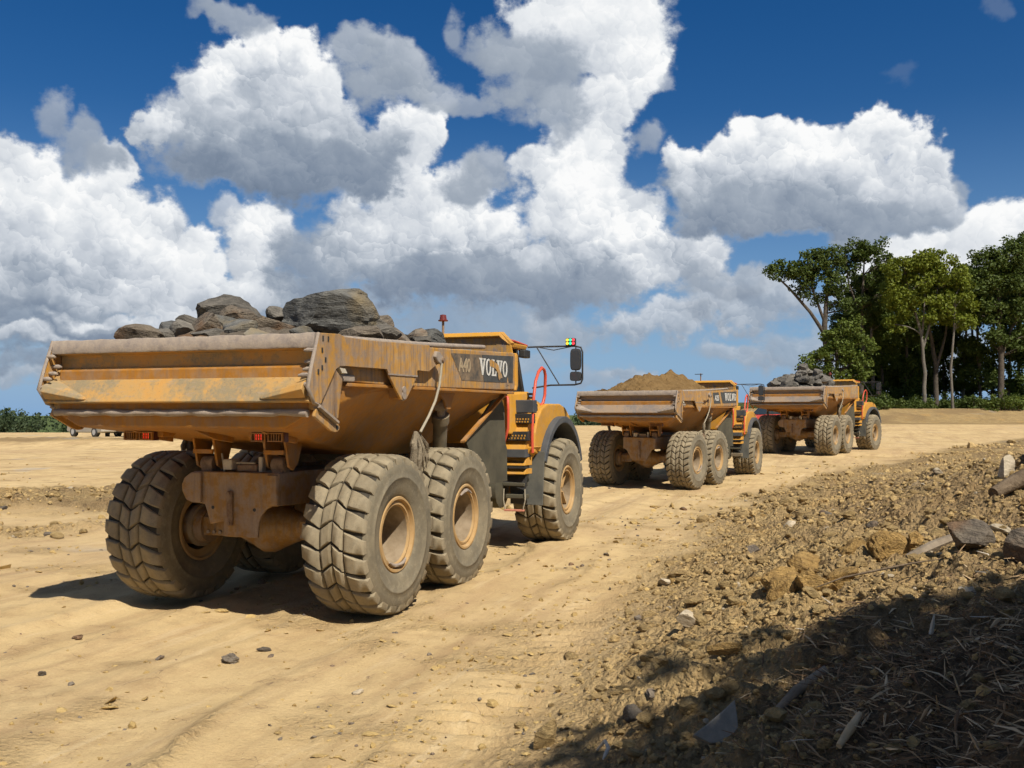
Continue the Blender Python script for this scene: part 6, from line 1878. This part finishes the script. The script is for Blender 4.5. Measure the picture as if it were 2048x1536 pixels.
# bits on the road
ground_stone('road_clod', 700, -2.54, 8.64, (.085, .06, .045), (.1, .2, .5), M['brown_rock'], 'dark clod of earth on the road behind the muddy truck', 'clod', .6, 4, 3, .55)
for k, (x, y, s, nm) in enumerate([(-2.36, 9.10, .05, 'splinter-shaped dark clod near the larger clod on the road'), (-4.0, 8.16, .05, 'small dark clod at the left rut of the road'), (-4.35, 9.6, .05, 'flat dark crumb beyond the small clod at the left rut'), (-1.25, 7.7, .04, 'pale pebble on the bare middle of the road')]):
    ground_stone('road_clod', 710 + k, x, y, (s * 1.5, s * .6, s * .5), (.1, .3, .6 + k), M['pale_stone' if 'pale' in nm else 'brown_rock'], nm, 'clod', .5, 3, 3, .5)


def stick(name, pts, r, mat, label, category='stick', n=8, lift=.02):
    za, zb = land1(*pts[0][:2]), land1(*pts[-1][:2])
    P = [(x, y, za + (zb - za) * i / (len(pts) - 1) + lift + h) for i, (x, y, h) in enumerate(pts)]
    root = MB().tube(P, r, n).build(name, mat, None, smooth=50, label=label, category=category)
    return root


stick('log', [(4.75, 9.45, .05), (5.1, 9.6, .08), (5.6, 9.75, .10), (6.2, 9.9, .10)], [.06, .085, .09, .085], M['bark_log'], 'dark muddy log lying across the top of the bank', 'log', 12, .03)
stick('weathered_plank', [(3.38, 8.18, .05), (3.62, 8.22, .06), (3.88, 8.30, .05)], [.035, .05, .04], M['root_grey'], 'short weathered grey piece of timber near the ochre lumps', 'timber', 6)
stick('branch', [(1.42, 5.18, .03), (1.55, 5.20, .045), (1.72, 5.24, .04)], [.022, .030, .024], M['root_grey'], 'short grey length of branch on the shaded mulch', 'branch', 8)
stick('split_log', [(1.40, 6.80, .11), (1.50, 6.70, .09), (1.58, 6.62, .06)], [.035, .05, .03], M['ochre'], 'broken ochre clod shaped like a stump in the shade', 'stump', 6)
stick('split_wood', [(1.42, 4.16, .03), (1.50, 4.24, .05), (1.57, 4.32, .06)], [.014, .022, .012], M['wood'], 'pale split piece of wood lying in the mulch', 'wood')
stick('upright_splinter', [(2.46, 5.62, .0), (2.47, 5.62, .06), (2.475, 5.61, .12)], [.014, .012, .004], M['root'], 'pale splinter standing upright in the mulch', 'splinter', 5)
stick('upright_splinter', [(2.95, 4.95, .0), (2.96, 4.95, .08), (2.93, 4.94, .17)], [.016, .013, .004], M['root'], 'taller frayed splinter standing in the mulch at the far right', 'splinter', 5)
stick('bleached_root', [(.50, 5.62, .04), (.54, 5.56, .09), (.55, 5.46, .06), (.52, 5.36, .03), (.50, 5.26, .02)], [.006, .011, .012, .010, .005], M['root'], 'bleached root curving out of the soil in the bottom of the bank', 'root', 6)
stick('bleached_root', [(2.4, 7.55, .03), (2.6, 7.5, .06), (2.85, 7.52, .05), (3.1, 7.45, .06), (3.35, 7.5, .03)], [.004, .008, .01, .008, .004], M['bark_log'], 'dark thin root trailing below the round brown boulder', 'root', 5)

p = sample(2600, road, 5.0, 40, 28)
scatter('dark_road_crumbs', p, np.hypot(p[:, 0], p[:, 1]) ** .6 * np.exp(rng.normal(-5.5, .5, len(p))), 0, M['brown_rock'], 29, 'dark brown crumbs dropped on the haul road', 'soil crumbs', .2, .6)

# ------------------------------------------------------------------ parked vehicles at the far edges of the site
def make_car(name, x, y, rotz, paint, label, pickup=False):
    z = float(land_base(np.array([x]), np.array([y]))[0])
    root = empty(name, (x, y, z), rotz, label=label, category='pickup' if pickup else 'car')
    L, Wd = 2.45, .93
    side = [(-L, .42), (-L + .05, .98), (-L + .5, 1.05), (-1.55, 1.08), (.95, 1.06), (1.6, 1.0), (L - .15, .92), (L, .75), (L, .42), (1.95, .34), (-1.95, .34)]
    b = MB().prism(side, 'y', -Wd, Wd).build('body', paint, root, bevel=.06, seg=3)
    top = [(-.65 if pickup else -2.1, 1.07), (-.55 if pickup else -1.9, 1.62), (-.2, 1.72), (.45, 1.68), (1.25, 1.06)]
    c = MB().prism(top, 'y', -Wd + .10, Wd - .10).build('cabin', M['glass'], root, bevel=.05, seg=3)
    MB().prism([(p[0] * .96, p[1] + .012) for p in top[1:4]] + [(.40, 1.62), (-.5 if pickup else -1.8, 1.56)], 'y', -Wd + .12, Wd - .12).build('roof', paint, root, bevel=.02)
    for s in (1, -1):
        for wx in (-1.5, 1.5):
            w = MB().lathe([(-.13, .20), (-.13, .36), (-.09, .385), (.09, .385), (.13, .36), (.13, .22)], 20, 'y', (0, 0, 0)).build('wheel', M['black'], root, (wx, s * (Wd - .08), .385), smooth=40)
            MB().lathe([(-.135, 0), (-.14, .21), (.14, .21), (.135, 0)], 14, 'y').build('rim', M['rim_metal'], w)
        MB().box(L - .06, L + .02, s * .62 - .16, s * .62 + .16, .70, .84).build('headlight', M['headlight'], root, bevel=.02)
        MB().box(-L - .02, -L + .04, s * .74 - .10, s * .74 + .10, .72, .95).build('tail_light', M['lens_dark'], root, bevel=.02)
    return root


M['rim_metal'] = mat_simple('alloy_rim', (0.38, 0.38, 0.37), (0.5, 0.5, 0.48), 6, 0.4, 0.5, 0.0)
M['headlight'] = mat_simple('headlight_lens', (0.62, 0.66, 0.68), (0.75, 0.78, 0.8), 4, 0.2, 0.6, 0.0)
M['car_beige'] = mat_simple('car_beige', (0.33, 0.30, 0.24), (0.40, 0.36, 0.28), 2, 0.4, 0.5, 0.0)
M['car_black'] = mat_simple('car_black', (0.018, 0.02, 0.024), (0.03, 0.032, 0.036), 2, 0.3, 0.5, 0.0)
M['car_red'] = mat_simple('car_red', (0.42, 0.045, 0.03), (0.36, 0.05, 0.035), 2, 0.4, 0.5, 0.0)
make_car('parked_pickup', fx(192, 70), 70, R(-38), M['car_beige'], 'beige pickup parked on the brow, seen beneath the tailgate of the muddy truck', True)
make_car('parked_car', fx(240, 71), 71, R(-68), M['car_black'], 'black car with pale headlights parked beside the beige pickup')
make_car('parked_car', fx(1535, 92), 92, R(-150), M['car_red'], 'red car parked beyond the leading truck, seen under its body')
